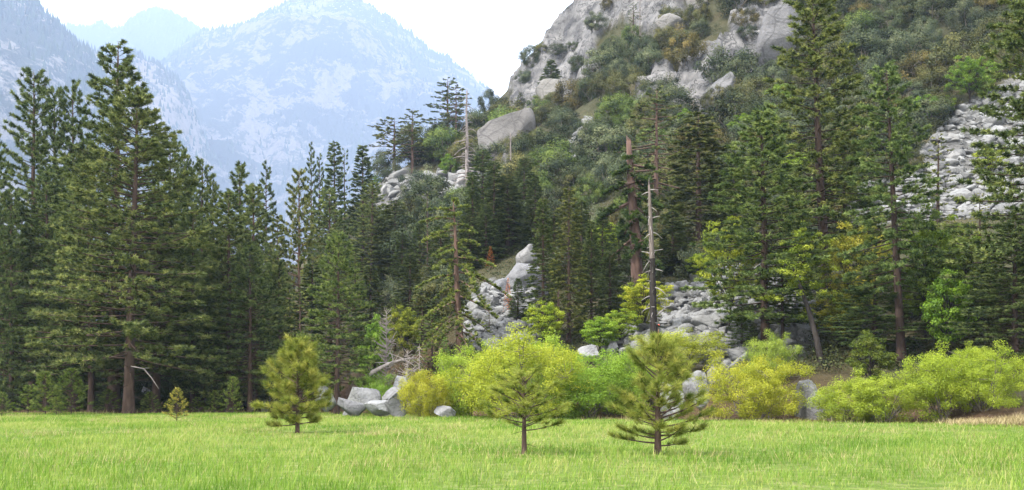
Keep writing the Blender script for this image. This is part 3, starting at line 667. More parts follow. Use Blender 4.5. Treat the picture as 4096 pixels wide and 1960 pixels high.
G_L, G_C, G_H, G_R = 'dark pines beside the meadow', 'conifers at the foot of the hillside', 'conifers on the hillside', 'tall pines in front of the boulder slope'
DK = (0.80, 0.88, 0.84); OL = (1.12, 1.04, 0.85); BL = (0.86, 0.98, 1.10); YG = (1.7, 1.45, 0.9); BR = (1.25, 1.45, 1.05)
TREES = [ # prototype, name, label, apex px, top row, metres (None: use base row), base row, half width px, tint, group, lean px
 ('front','pine_tree','broad ponderosa pine with a thick bare lower trunk, standing foremost at the meadow edge',548,352,103,0,350,(1.05,1.03,.92),G_L,34),
 ('tall','pine_tree','tallest pine of the dark grove, its pointed top against the hazy valley',468,165,113,0,300,(.92,.96,.92),G_L,18),
 ('spire','pine_tree','dark spire-topped pine, tallest of the three pointed ones against the pale mountain slope',130,280,128,0,150,DK,G_L,0),
 ('spire2','pine_tree','thin dark pine, lowest and middle one of the three pointed pines',222,352,134,0,110,DK,G_L,0),
 ('spire3','pine_tree','slim pine between the middle pointed pine and the tallest tree of the grove',290,328,134,0,115,DK,G_L,0),
 ('full2','pine_tree','pale green pine crown tucked beside the tallest tree, its bare trunk below',350,560,112,0,170,(1.0,1.05,1.0),G_L,-15),
 ('full','pine_tree','dark pine cut off by the frame edge, beside the three pointed pines',-25,500,112,0,110,DK,G_L,0),
 ('full2','pine_tree','dark bushy pine filling the frame edge beneath the cut-off pine',45,760,120,0,150,DK,G_L,0),
 ('full3','pine_tree','dark dense pine in front of the tallest pointed spire, below the pale slope',185,680,122,0,170,DK,G_L,0),
 ('full3','pine_tree','shaded pine filling the gap between the front pine and the spired grove',300,900,116,0,180,DK,G_L,0),
 ('full2','pine_tree','dark pine low behind the front pine, showing a bare reddish trunk',640,800,110,0,230,DK,G_L,18),
 ('spire2','pine_tree','slim pine with tufted top just past the front pine',683,532,128,0,105,(.9,.95,.9),G_L,0),
 ('spire2','pine_tree','thin narrow pine close beside the slim tufted pine',738,590,134,0,70,DK,G_L,0),
 ('spire','pine_tree','small pointed pine top between the thin narrow pine and the long-tipped pine',768,655,134,0,70,DK,G_L,0),
 ('spire3','pine_tree','pine with a long bare-stemmed tip, halfway along the grove',810,638,126,0,105,(.9,.95,.9),G_L,0),
 ('full','pine_tree','rounded bushy pine next to the long-tipped pine',850,720,124,0,100,(.95,.98,.9),G_L,0),
 ('gappy','pine_tree','younger pine with a pale visible stem in front of the rounded bushy pine',768,828,116,0,100,(.92,1.05,.95),G_L,0),
 ('spire2','pine_tree','pine with an open tufted top at the end of the dark grove',958,655,124,0,125,(.95,1.0,.92),G_L,0),
 ('full','pine_tree','dense bushy pine in front of the open-topped pine ending the grove',918,765,112,0,170,(1.0,1.02,.92),G_L,0),
 ('spire3','pine_tree','shoulder pine hugging the last dense pine of the grove',1015,735,118,0,115,(1.0,1.02,.92),G_L,0),
 ('full2','pine_tree','low dark pine under the last dense pine of the grove',1000,980,108,0,150,DK,G_L,0),
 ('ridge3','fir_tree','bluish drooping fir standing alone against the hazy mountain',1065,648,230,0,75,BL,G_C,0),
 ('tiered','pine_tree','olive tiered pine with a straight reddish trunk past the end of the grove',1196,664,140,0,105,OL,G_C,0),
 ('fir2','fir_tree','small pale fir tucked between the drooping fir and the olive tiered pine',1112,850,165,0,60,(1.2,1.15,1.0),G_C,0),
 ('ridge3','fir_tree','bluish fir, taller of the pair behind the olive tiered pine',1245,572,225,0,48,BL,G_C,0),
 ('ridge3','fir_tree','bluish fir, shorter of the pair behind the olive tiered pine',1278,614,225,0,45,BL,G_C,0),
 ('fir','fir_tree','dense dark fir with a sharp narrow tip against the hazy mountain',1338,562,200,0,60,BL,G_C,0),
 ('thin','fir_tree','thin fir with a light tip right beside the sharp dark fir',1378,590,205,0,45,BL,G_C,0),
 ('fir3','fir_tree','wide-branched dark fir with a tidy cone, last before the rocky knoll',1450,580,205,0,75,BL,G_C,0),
 ('gappy2','pine_tree','open pine with a bare reddish trunk below the sharp dark fir',1318,752,160,0,105,(1.05,1.1,1.0),G_C,0),
 ('full2','pine_tree','bright green dense pine with bare trunk base beside the meadow boulders',1356,930,100,0,140,(1.05,1.15,.9),G_C,10),
 ('gappy','pine_tree','pale half-bare pine with curved limbs below the rocky knoll',1490,722,178,0,85,(1.1,1.1,.95),G_C,0),
 ('fir2','fir_tree','greyish open fir with a long reddish trunk beside the half-bare pine',1582,800,176,0,85,(.95,1.0,.95),G_C,0),
 ('thin','dead_topped_tree','bare-topped thin conifer with a long reddish stem behind the drooping pine',1710,765,150,0,40,(.9,.95,.9),G_C,0),
 ('yfir','fir_tree','small bluish fir filling the gap below the open reddish-trunk pine',1420,1010,150,0,75,DK,G_C,0),
 ('fir3','fir_tree','dark fir low between the half-bare pine and the bright green dense pine',1480,1060,140,0,80,DK,G_C,0),
 ('fir','fir_tree','slim dark fir behind the young conical firs',1640,1010,135,0,60,DK,G_C,0),
 ('fir','fir_tree','dark fir beneath the olive tiered pine',1250,1050,125,0,90,DK,G_C,0),
 ('full','pine_tree','shaded pine between the olive tiered pine and the grove',1120,1040,120,0,100,DK,G_C,0),
 ('thin','pine_tree','half-bare young pine with a pale stem under the olive tiered pine',1200,1165,108,0,75,(1.25,1.25,1.0),G_C,0),
 ('ridge','pine_tree','flat-topped windswept pine with long bare arms, on the rocky knoll',1578,478,None,700,105,(1.15,1.1,.9),G_H,0),
 ('ridge2','pine_tree','broad-topped pine just behind the windswept flat-topped one on the knoll',1650,438,None,690,85,(1.1,1.1,.9),G_H,0),
 ('fir','fir_tree','small narrow dark fir standing between the knoll pines and the ridge pair',1736,500,None,585,35,DK,G_H,0),
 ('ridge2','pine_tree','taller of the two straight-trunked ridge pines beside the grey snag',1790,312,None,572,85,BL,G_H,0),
 ('ridge','pine_tree','shorter straight-trunked ridge pine, close to the grey snag',1824,345,None,575,62,(.95,1.0,.95),G_H,0),
 ('thin','conifer','tiny silhouetted conifer with a bushy base on the ridge notch',1996,398,None,455,14,DK,G_H,0),
 ('snag_thin','snag','bare needle-thin dead stem in the ridge notch',2015,385,None,460,12,(1,1,1),G_H,0),
 ('ridge3','conifer','small dark conifer on the skyline at the foot of the cliff',2082,368,None,430,22,DK,G_H,0),
 ('fir3','fir_tree','grey-green fir standing on the ledge at the left foot of the cliff',2205,240,None,418,55,(.95,1.05,1.1),G_H,0),
 ('thin','conifer','slim conifer against the pale cliff, shorter of two',2533,10,None,130,26,DK,G_H,0),
 ('snag_thin','snag','tall bare stem against the pale cliff leaving the frame',2560,-60,None,170,16,(.6,.55,.5),G_H,0),
 ('fir2','pine_tree','green open pine beside the tall grey snag, on the slope',1930,600,None,1000,75,(.9,1.05,1.0),G_H,0),
 ('fir','fir_tree','dense dark fir, taller of the pair below the sloping bare slab',2030,700,None,1010,80,DK,G_H,0),
 ('fir3','fir_tree','tapered fir beside the dense dark one, below the sloping slab',2098,630,None,900,70,(.9,1.0,1.0),G_H,0),
 ('fir2','fir_tree','dark fir filling the hollow between the grey snag and the drooping pine',1880,860,None,1080,60,DK,G_H,0),
 ('fir','fir_tree','shaggy fir with a rusty dead patch beside the great grey bluff',2172,792,110,0,60,(.85,.95,.8),G_H,0),
 ('fir2','fir_tree','tall shaggy fir with a bare pole tip between the bluff and the broken giant',2275,742,107,0,72,(1.1,1.05,.8),G_H,0),
 ('fir3','fir_tree','dark conical fir standing right of the shaggy pole-tipped fir',2366,880,110,0,60,(.9,1.0,.9),G_H,0),
 ('fir','fir_tree','low shadowy fir between the conical fir and the broken giant',2440,1000,114,0,60,DK,G_H,0),
 ('gnarled','pine_tree','gnarled half-dead pine with twisting bare limbs, above the broken giant',2625,345,None,880,150,(1.0,1.0,.85),G_H,0),
 ('fir2','fir_tree','tall dense fir with a dark layered crown, halfway between broken giant and bright pine',2795,442,136,0,135,(1.0,1.0,.82),G_H,0),
 ('full3','pine_tree','bright green full pine in front of the boulder slope, forked trunk hidden by willows',3045,440,92,0,240,(1.0,1.12,.9),G_R,-20),
 ('gappy','pine_tree','giant pine whose top leaves the frame, above the boulder slope',3245,-60,104,0,215,(1.1,1.08,.85),G_R,-60),
 ('full2','pine_tree','bushy dark pine with curved lower limbs between the giant pine and the leaning pine',3368,480,108,0,170,(.85,1.0,.9),G_R,-25),
 ('gappy2','pine_tree','leaning pine with a long bare dark trunk in front of the pale boulder field',3545,248,84,0,175,(.9,1.05,.9),G_R,-60),
 ('thin','conifer','thin sparse conifer standing alone before the pale boulder field',3752,540,126,0,75,(1.3,1.2,.95),G_R,0),
 ('thin','conifer','small faded sparse conifer lower on the pale boulder field',3920,770,118,0,50,(1.6,1.4,1.0),G_R,0),
 ('tall','pine_tree','huge pine reaching in from the frame edge with long dark limbs',4190,-420,78,0,330,(.95,1.0,.85),G_R,0),
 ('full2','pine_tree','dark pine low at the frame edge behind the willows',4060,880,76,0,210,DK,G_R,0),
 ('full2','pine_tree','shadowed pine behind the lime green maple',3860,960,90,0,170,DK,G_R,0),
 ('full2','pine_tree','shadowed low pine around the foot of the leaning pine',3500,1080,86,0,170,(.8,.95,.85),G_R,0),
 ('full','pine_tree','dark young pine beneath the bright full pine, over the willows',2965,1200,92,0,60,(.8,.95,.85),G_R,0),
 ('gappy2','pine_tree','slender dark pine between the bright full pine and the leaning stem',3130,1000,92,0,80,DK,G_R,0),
 ('droopy','pine_tree','olive pine with an umbrella top and long drooping arms beside the boulder chute',1812,786,105,0,215,(1.35,1.4,.9),None,-32),
 ('yfir','fir_tree','young conical fir, foremost of the three beside the drooping pine',1728,1240,108,0,75,BR,G_C,0),
 ('yfir','fir_tree','young conical fir half hidden behind the foremost conical one',1690,1150,116,0,80,(1.05,1.2,1.0),G_C,0),
 ('yfir','fir_tree','smallest bright conical fir, rising out of the willows',1780,1350,98,0,44,(1.35,1.9,1.0),G_C,0),
 ('yfir','fir_tree','dark conical fir behind the grey dead shrub',1580,1190,124,0,75,(.95,1.05,.95),G_C,0),
 ('fir3','fir_tree','odd club-topped dark fir standing in the boulder chute',2072,1112,113,0,45,(.75,.9,.75),None,0),
 ('thin','conifer','spindly seedling conifer in the middle of the boulder chute',1957,1195,109,0,20,(1.1,1.1,.9),None,0),
 ('yfir','fir_tree','small rust-red dead conifer above the great grey bluff',1962,985,None,1078,22,(2.6,.75,.5),None,0),
 ('yfir','fir_tree','low rusty dead conifer in the boulder chute beside the club-topped fir',2032,1112,114,0,22,(4.2,1.3,1.0),None,0),
 ('snag','snag','tall bleached grey snag with drooping bare branches on the slope',1868,366,None,815,75,(.8,.76,.76),None,0),
 ('snag_thin','snag','thin grey dead conifer below the sloping bare slab',2042,530,None,770,60,(.7,.66,.64),None,0),
 ('snag_small','snag','small grey dead conifer with drooping ribs beside the willows',1678,1375,100,0,60,(.95,.9,.88),None,0),
 ('snag_stub','snag','short dark broken stub with a skirt of dead branches',2234,1162,106,0,55,(1,1,1),None,0),
 ('giant','pine_tree','broken-topped giant trunk with reddish bark and a few green limbs',2528,560,118,0,185,(.5,.66,.5),None,-30),
 ('charred','snag','charred black trunk bleached pale above, standing behind the bird sapling',2601,742,99,0,60,(1,1,1),None,-18),
 ('twiggy','dead_shrub','grey leafless shrub with bare upright stems behind the fallen log',1545,1235,104,0,75,(.95,.9,.88),None,0),
 ('twiggy','dead_shrub','low tangle of grey twigs at the end of the fallen log',1630,1400,99,0,70,(.9,.86,.84),None,0),
]
for t in TREES:
    pr, nm, lb, px, top, Y, base, hwp, tint, grp, lean = t
    cat = {'pine_tree': 'pine tree', 'fir_tree': 'fir tree', 'dead_topped_tree': 'conifer', 'conifer': 'conifer', 'snag': 'dead tree', 'dead_shrub': 'shrub'}[nm]
    bt = (1, 1, 1)
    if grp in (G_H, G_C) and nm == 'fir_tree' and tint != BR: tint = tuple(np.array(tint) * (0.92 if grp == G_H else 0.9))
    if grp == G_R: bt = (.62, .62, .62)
    if nm in ('snag', 'dead_shrub'): bt = tint
    if pr in ('giant',): bt = (1.55, 1.46, 1.45)
    if pr in ('ridge', 'ridge2', 'droopy', 'gnarled', 'tiered'): bt = (1.6, 1.5, 1.45)
    e = tree(PR[pr], nm, lb, cat, px, top, Y, base, hwp * {G_L: 1.2, G_C: 1.28, G_H: 1.2, G_R: 1.22}.get(grp, 1.0), tint=tint, btint=bt, group=grp, lean_px=lean)
    if pr == 'charred': obj('trunk_top', PR[pr]['trunk_top'], e, (.55, .5, .46))

GS = 'dark firs on the lower wooded slope'
SLOPE = [(1530,880,1150),(1610,930,1180),(1680,890,1150),(1765,900,1180),(1890,700,1040),(1945,820,1060),(1975,640,1030),(2050,780,990),(2140,700,960),(2215,840,1120),(2325,800,1150),(2410,830,1150),(2475,900,1180),(2690,840,1100),(2870,640,1020),(2935,620,990)]
NTH = ['first', 'second', 'third', 'fourth', 'fifth', 'sixth', 'seventh', 'eighth', 'ninth', 'tenth', 'eleventh', 'twelfth', 'thirteenth', 'fourteenth', 'fifteenth', 'sixteenth']
for i, (px, top, base) in enumerate(SLOPE):
    t_ = rnd.uniform(0.72, 1.0)
    tree(PR[('fir2', 'fir', 'fir3')[i % 3]], 'fir_tree', 'dark fir on the lower slope, ' + NTH[i] + ' counting from the knoll to the bright full pine', 'fir tree', px, top, None, base, rnd.uniform(62, 82), tint=(.85 * t_, .98 * t_, .9 * t_), group=GS)
GF = 'pines deep in the dark grove'
ORDW = ['first', 'second', 'third', 'fourth', 'fifth', 'sixth', 'seventh', 'eighth', 'ninth', 'tenth', 'eleventh', 'twelfth', 'thirteenth', 'fourteenth', 'fifteenth', 'sixteenth', 'seventeenth', 'eighteenth', 'nineteenth', 'twentieth'] + ['twenty-' + w for w in ('first', 'second', 'third', 'fourth', 'fifth', 'sixth')]
DEEP = [(20,900,150),(90,820,158),(160,930,146),(250,760,160),(330,850,150),(400,900,148),(520,860,152),(590,780,156),(660,900,146),(720,860,160),(800,930,150),(880,900,158),(960,980,150),(1050,960,160),(1090,1060,150),(560,1000,135),(60,1010,140),(700,1020,138),(860,1050,136)]
GP = [d[0] for d in DEEP]
for i, (px, top, Y) in enumerate(DEEP):
    tree(PR[('full', 'full2', 'spire', 'full3')[i % 4]], 'pine_tree', 'shaded pine deep in the dark grove, ' + ORDW[sorted(GP).index(px)] + ' counted from the frame edge', 'pine tree', px, top, Y, hwp=125, tint=DK, group=GF)
for i in range(26):
    px = -40 + i * 46 + rnd.uniform(-15, 15)
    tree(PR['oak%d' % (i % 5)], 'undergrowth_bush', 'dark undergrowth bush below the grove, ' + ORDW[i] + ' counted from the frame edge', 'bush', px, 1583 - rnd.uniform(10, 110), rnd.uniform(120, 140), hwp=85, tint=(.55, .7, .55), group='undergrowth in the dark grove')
GK = 'shaded pines under the hillside at the frame edge'
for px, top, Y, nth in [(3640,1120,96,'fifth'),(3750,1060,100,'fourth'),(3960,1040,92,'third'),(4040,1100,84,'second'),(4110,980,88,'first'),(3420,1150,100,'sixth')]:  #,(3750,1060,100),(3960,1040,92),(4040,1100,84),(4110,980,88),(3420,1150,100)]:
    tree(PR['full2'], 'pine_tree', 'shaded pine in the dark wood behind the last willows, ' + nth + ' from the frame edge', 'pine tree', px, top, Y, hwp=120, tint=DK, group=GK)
# leaning slim black stem
lb = Buf(); g0 = spot(3292, 86); g1 = Vector(W3(3165, 1060, 88))
pts = [g0 + Vector((0, 0, -0.5))] + [g0.lerp(g1, s) + Vector((0.25 * math.sin(s * 3), 0, 0)) for s in (0.25, 0.5, 0.75, 1)]
lb.tube([tuple(p) for p in pts], [0.30, 0.25, 0.2, 0.15, 0.08], 8)
e = obj('broadleaf_tree', None); tag(e, 'slim black leaning trunk with thin yellow-green leaves beside the dark pines', 'tree')
obj('trunk', lb.mesh('trunk', M['bark_dark'], True), e, (1, 1, 1))
fb = Buf(); rg = np.random.default_rng(5)
Cc = np.array([tuple(g1)]) + rg.normal(0, 1, (46, 3)) * [1.7, 1.4, 1.9] + [0.8, 0, -0.4]
leaves(fb, Cc, 0.55, rg, 70, 0.11, squash=0.5, up=0.9); obj('crown', fb.mesh('crown', M['broad']), e, (1.2, 1.15, 0.9))

# saplings and seedlings in the meadow
tree(PR['sapA'], 'pine_sapling', 'bushy young pine alone in the meadow before the pale boulders', 'pine sapling', 1190, 1372, 50.5, hwp=155, tint=(1.05, 1.0, 1.0), rot=0.6, group='young pines in the meadow')
tree(PR['sapB'], 'pine_sapling', 'smallest thin-crowned pine sapling with a bare crooked lower stem', 'pine sapling', 2098, 1505, 31.2, hwp=165, tint=(1.0, 1.0, 1.0), rot=0.2, group='young pines in the meadow')
sapC = tree(PR['sapC'], 'pine_sapling', 'large open pine sapling with a bird on its tip', 'pine sapling', 2631, 1375, 31.2, hwp=205, tint=(1.0, .98, 1.0), rot=0.9, group='young pines in the meadow')
ld = Buf(); tipz = CAMH + (HY - 1375) / F * 31.2; bx0 = (2631 - CX) / F * 31.2; perch = Vector(W3(2634, 1316, 31.2))
ld.tube([(bx0, 31.2, tipz - 0.25), (bx0 + 0.006, 31.2, tipz + 0.1), tuple(perch - Vector((0.004, 0, 0.06))), tuple(perch)], [0.022, 0.014, 0.010, 0.012], 6)
lo = obj('leader_shoot', ld.mesh('leader_shoot', M['twig'], True), sapC, (1.6, 1.0, .7))
lo.matrix_parent_inverse = Matrix.LocRotScale(sapC.location, sapC.rotation_euler, sapC.scale).inverted()
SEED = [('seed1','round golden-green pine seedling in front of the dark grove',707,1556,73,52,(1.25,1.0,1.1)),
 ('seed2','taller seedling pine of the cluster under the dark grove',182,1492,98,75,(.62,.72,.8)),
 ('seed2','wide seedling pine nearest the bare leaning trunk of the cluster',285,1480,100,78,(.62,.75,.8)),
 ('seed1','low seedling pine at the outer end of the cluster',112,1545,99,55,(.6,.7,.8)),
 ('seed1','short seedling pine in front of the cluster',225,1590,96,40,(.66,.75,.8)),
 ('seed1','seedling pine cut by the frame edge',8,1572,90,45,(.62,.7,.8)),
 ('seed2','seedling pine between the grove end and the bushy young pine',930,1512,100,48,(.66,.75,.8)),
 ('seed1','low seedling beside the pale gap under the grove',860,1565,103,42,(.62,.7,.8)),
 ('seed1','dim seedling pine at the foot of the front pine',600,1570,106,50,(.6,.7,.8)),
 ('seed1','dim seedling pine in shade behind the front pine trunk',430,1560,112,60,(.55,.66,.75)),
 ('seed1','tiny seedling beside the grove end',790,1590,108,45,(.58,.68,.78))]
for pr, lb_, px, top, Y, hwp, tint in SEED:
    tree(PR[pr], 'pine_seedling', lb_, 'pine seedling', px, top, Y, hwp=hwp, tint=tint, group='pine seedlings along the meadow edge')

# willows and broadleaf trees -------------------------------------------------
GW = 'yellow-green willows lining the meadow'
WILLOWS = [ # proto, label, px, top, Y, half width, tint
 (2,'low golden willow beside the pale meadow boulders',1700,1492,86,100,(1.15,.98,.9)),
 (1,'lime green willow below the drooping pine',1862,1385,88,120,(.85,.98,1.0)),
 (0,'big domed golden willow, largest of the row',2085,1342,80,235,(1.04,1.0,.9)),
 (3,'tall lime willow rising behind the golden dome',2150,1328,90,170,(.85,1.0,1.0)),
 (1,'rounded green willow with a dark forked stem, behind the smallest sapling',2330,1420,82,170,(.68,.92,1.0)),
 (2,'low green willow between the forked willow and the large sapling',2470,1420,84,140,(.74,.95,1.0)),
 (3,'green willow screened by the large open sapling',2580,1440,84,120,(.8,.95,1.0)),
 (3,'pale yellow willow spreading behind the charred trunk',2720,1310,90,150,(1.05,1.0,1.2)),
 (0,'golden spreading willow between the two grey boulders',3020,1425,74,190,(1.12,1.0,.9)),
 (1,'pale upright willow rising behind the golden spreading one',3075,1335,84,90,(.85,.95,1.4)),
 (2,'low lime willow in front of the white-topped boulder',3390,1520,70,150,(.95,1.0,1.0)),
 (1,'ragged willow sprawling with a long low limb',3530,1490,69,150,(.92,.98,1.0)),
 (3,'tall fresh green willow, first of the pair near the frame edge',3760,1372,68,130,(.92,1.0,.9)),
 (0,'wide fresh green willow, last of the row before the frame edge',3930,1395,68,170,(.92,1.0,.9)),
 (3,'thin lime willow shoots behind the wide fresh green willow',3900,1365,74,80,(.9,.98,.9)),
 (2,'sparse bright green bush over the pale meadow boulders',1530,1505,100,90,(.62,.85,1.1))]
for k, lb_, px, top, Y, hwp, tint in WILLOWS:
    tree(PR['willow%d' % k], 'willow_shrub', lb_, 'willow', px, top, Y, hwp=hwp * (1.2 if px < 2760 else 1.08), tint=tint, group=GW)
GB = 'spring-green broadleaf trees'
BROAD = [
 (0,'tall yellow-green tree between the broken giant and the charred trunk',2580,1105,104,110,(1.7,1.45,.9)),
 (2,'small yellow-green tree below the boulder ledge',2480,1245,102,75,(1.3,1.35,.9)),
 (2,'light green tree with tiered leaves over the boulder ledge',2400,1275,100,85,(1.05,1.25,.9)),
 (2,'small pale yellow tree beside the short dark stub',2180,1215,104,75,(1.4,1.35,.8)),
 (2,'yellow-green bush glowing behind the conical fir',2420,905,140,70,(1.4,1.4,.8)),
 (1,'yellow-green oak showing through the bright full pine',2920,880,98,130,(1.3,1.2,.8)),
 (0,'yellow-green oak between the bright full pine and the golden oak',3220,900,98,120,(1.15,1.1,.8)),
 (1,'golden tan oak in fresh leaf beside the leaning pine',3430,885,92,130,(1.35,1.05,.95)),
 (2,'dull gold oak branches hanging beside the thick shaded trunk',3350,1180,90,90,(1.2,.95,.85)),
 (0,'lime green maple with tiered sprays beyond the leaning pine',3700,830,88,150,(.85,.95,.75)),
 (1,'bright maple crown next to the tiered lime one',3830,900,90,120,(.95,1.0,.75)),
 (2,'low green maple sprays above the tall willow',3790,1100,82,110,(.8,1.05,.75)),
 (2,'dim olive bush at the foot of the leaning pine',3480,1340,78,90,(.62,.62,.7)),
 (2,'yellow bush clinging to the edge of the boulder field behind limbs',3960,590,None,60,(1.4,1.3,.8)),
 (1,'bright green maple above the pale boulder field',3880,225,None,95,(.75,.95,.8)),
 (2,'small bright maple at the top corner of the pale boulder field',3775,385,None,45,(0.88,1.02,0.81)),
 (2,'rounded green maple beside the top of the boulder field',3690,390,None,55,(.8,1.05,.8)),
 (2,'bright green tree at the edge of the woods behind the dead shrub',1500,1280,110,70,(.85,1.1,.9)),
 (2,'yellow-green young tree behind the grey dead shrub',1620,1235,114,60,(1.2,1.05,.8)),
 (2,'lime bush on the slope beside the stony gully',2170,640,None,45,(0.88,1.07,0.81)),
 (2,'yellow bush beside the triangular boulder',2795,1020,None,50,(1.3,1.3,.8)),
 (2,'lime green bush at the knoll edge, left of the knoll boulder',1508,700,None,22,(0.97,1.15,0.72)),
 (2,'lime shrub on the knoll below the ridge pines',1800,625,None,45,(0.79,0.98,0.81)),
 (2,'bright lime bush beside the giant pine trunk',3175,620,None,50,(1.14,1.23,0.72)),
 (2,'pale lime maple high on the slope above the bright full pine',3120,345,None,65,(0.88,1.02,0.81)),
 (2,'lime streak of bushes above the bright full pine',2970,460,None,55,(0.88,1.02,0.81)),
 (2,'light green bush on the slope behind the giant pine',3290,475,None,45,(0.97,1.11,0.81)),
 (2,'lime bush at the top of the tall dense fir',2745,445,None,45,(0.79,0.98,0.81)),
 (2,'bright bush beside the gnarled pine limbs',2480,545,None,50,(0.97,1.11,0.81))]
for k, lb_, px, top, Y, hwp, tint in BROAD:
    base = None if Y else top + hwp * 2.1
    tree(PR['broad%d' % k], 'broadleaf_tree', lb_, 'tree', px, top, Y, base, hwp, tint=tint, group=GB)

# ------------------------------------------------------------------ rocks
def ico(sub):
    bm = bmesh.new(); bmesh.ops.create_icosphere(bm, subdivisions=sub, radius=1)
    V = np.array([v.co[:] for v in bm.verts]); T = np.array([[v.index for v in f.verts] for f in bm.faces]); bm.free(); return V, T
ICO = {s: ico(s) for s in (1, 2, 3, 4, 5)}
def rock_geo(seed, sub=4, cuts=16, rough=0.05, lo=0.45, hi=0.85):
    rng = np.random.default_rng(seed); V, T = ICO[sub]; V = V.copy()
    N = rng.normal(0, 1, (cuts, 3)); N /= np.linalg.norm(N, axis=1)[:, None]; D = rng.uniform(lo, hi, cuts)
    for n, d in zip(N, D):
        s = V @ n - d; V -= np.where(s > 0, s, 0)[:, None] * n
    if rough:
        rough = rough * 1.7
        dn = (fbm(V[:, 0] * 2.3 + seed, V[:, 1] * 2.3 + V[:, 2] * 1.7, seed, 5) - 0.5) + 0.6 * (fbm(V[:, 2] * 3 + 7, V[:, 0] * 2 - V[:, 1] * 2, seed + 3, 4, 0.5, True) - 0.6)
        V *= (1 + rough * 2 * dn)[:, None]
        if sub >= 4: V *= (1 + rough * 0.5 * (fbm(V[:, 0] * 9 + V[:, 1] * 4, V[:, 2] * 9 - V[:, 1] * 5, seed + 8, 4) - 0.5))[:, None]
    V -= (V.max(0) + V.min(0)) / 2; V /= (V.max(0) - V.min(0)) / 2
    return V, T
def boulder(label, x0, y0, x1, y1, seed, Y=None, dep=0.9, mat='granite', name='boulder', sub=4, sink=0.3, rot=0.0, tint=(1, 1, 1), cuts=16, rough=0.05, grp=None, cat='boulder', shear=0.0):
    if grp == 'pale boulders at the meadow edge': sink = 0.5
    px = (x0 + x1) / 2
    if Y is None: g = ground_at(px, y1 - 3); Y = g[1] if g is not None else 300
    w = (x1 - x0) / F * Y / 2; ztop = CAMH + (HY - y0) / F * Y; zb = CAMH + (HY - y1) / F * Y
    h = ztop - zb; zb -= h * sink; h = ztop - zb
    V, T = rock_geo(seed, sub, cuts, rough, *((0.28, 0.62) if grp == 'pale boulders at the meadow edge' else (0.45, 0.85)))
    V = V * [w, max(w, h * 0.5) * dep, h / 2]; V[:, 0] += V[:, 2] * shear
    me = make_mesh(name, V, T, M[mat], smooth_sh=True)
    o = obj(name, me, None, tuple(np.array(tint) * 0.88)); o.location = ((px - CX) / F * Y, Y + w * dep * 0.4, (ztop + zb) / 2); o.rotation_euler = (0, rot, 0)
    return tag(o, label, cat, grp)
GM = 'pale boulders at the meadow edge'
boulder('grey boulder with a dark stained face, at the foot of the green pine', 1345, 1588, 1480, 1650, 1, 88, grp=GM, tint=(.72, .72, .74), cuts=9)
boulder('pale tilted slab leaning up behind the stained boulder', 1372, 1540, 1525, 1612, 52, 92, grp=GM, rot=-0.2, tint=(1.02, 1.02, 1.0), shear=0.3, cuts=10)
boulder('flat-topped white block between the stained boulder and the rounded one', 1450, 1600, 1570, 1648, 3, 86, grp=GM, tint=(1.15, 1.17, 1.17), cuts=8)
boulder('rounded pale boulder at the end of the meadow group', 1540, 1588, 1625, 1650, 4, 86, grp=GM, tint=(1.05, 1.05, 1.07), cuts=9)
boulder('small wedge of grey rock showing below the willow row', 1735, 1622, 1825, 1660, 55, 84, grp=GM, tint=(1.1, 1.1, 1.1))
boulder('bluish boulder resting under the fallen log', 1570, 1500, 1650, 1560, 6, 96, grp=GM, tint=(.95, .97, 1.0))
boulder('grey rock below the fallen log beside the willow', 1520, 1545, 1610, 1590, 36, 94, grp=GM, tint=(1.05, 1.05, 1.05))
boulder('pale rock half hidden by the bushy young pine', 1262, 1535, 1345, 1610, 57, 97, grp=GM, tint=(1.0, 1.0, 1.0))
boulder('pale rock glimpsed behind the front pine trunk', 545, 1545, 640, 1625, 8, 128, grp=GM, tint=(1.4, 1.4, 1.4))
boulder('pale stone glimpsed at the end of the dark grove', 1040, 1590, 1080, 1640, 9, 118, grp=GM, tint=(1.3, 1.3, 1.3))
boulder('blocky grey boulder behind the large open sapling', 2735, 1482, 2850, 1590, 10, 78, grp=GM, tint=(1.15, 1.15, 1.15))
boulder('pale boulder showing through the large sapling branches', 2640, 1525, 2745, 1660, 11, 76, grp=GM, tint=(1.1, 1.1, 1.1))
boulder('white-topped boulder between the golden and lime willows', 3192, 1518, 3325, 1670, 12, 74, grp=GM, tint=(1.1, 1.1, 1.1))
boulder('low flat boulder near the frame edge behind the straw bank', 3945, 1628, 4060, 1695, 13, 68, grp=GM, tint=(1.05, 1.05, 1.08))
boulder('half-buried pinkish rock beside the blocky grey boulder', 2830, 1460, 2900, 1530, 14, 84, grp=GM, tint=(1.05, .98, .95))
GO = 'granite outcrops on the hillside'
boulder('great grey bluff with stained overhanging face above the boulder chute', 1945, 1050, 2200, 1240, 20, 124, mat='granite', sub=5, dep=0.9, rough=0.06, grp=GO, cat='rock outcrop', name='rock_outcrop', tint=(.92, .92, .94), cuts=13)
boulder('rounded rock perched on top of the great grey bluff', 2062, 975, 2150, 1060, 21, 128, sub=4, grp=GO, cat='rock outcrop', name='rock_outcrop', tint=(1.0, .98, .95))
boulder('stained grey wall under the great bluff', 1950, 1110, 2060, 1250, 22, 121, sub=4, grp=GO, cat='rock outcrop', name='rock_outcrop', tint=(.8, .8, .83))
boulder('long sloping bare slab below the ridge notch', 1880, 435, 2115, 640, 23, None, dep=0.7, mat='granite_big', sub=4, grp=GO, cat='rock outcrop', name='rock_outcrop', tint=(.9, .87, .85), cuts=10, rough=0.03, shear=0.55)
boulder('rounded slab face below the long sloping slab', 1985, 590, 2085, 720, 24, None, dep=0.7, mat='granite_big', grp=GO, cat='rock outcrop', name='rock_outcrop', tint=(.88, .86, .86))
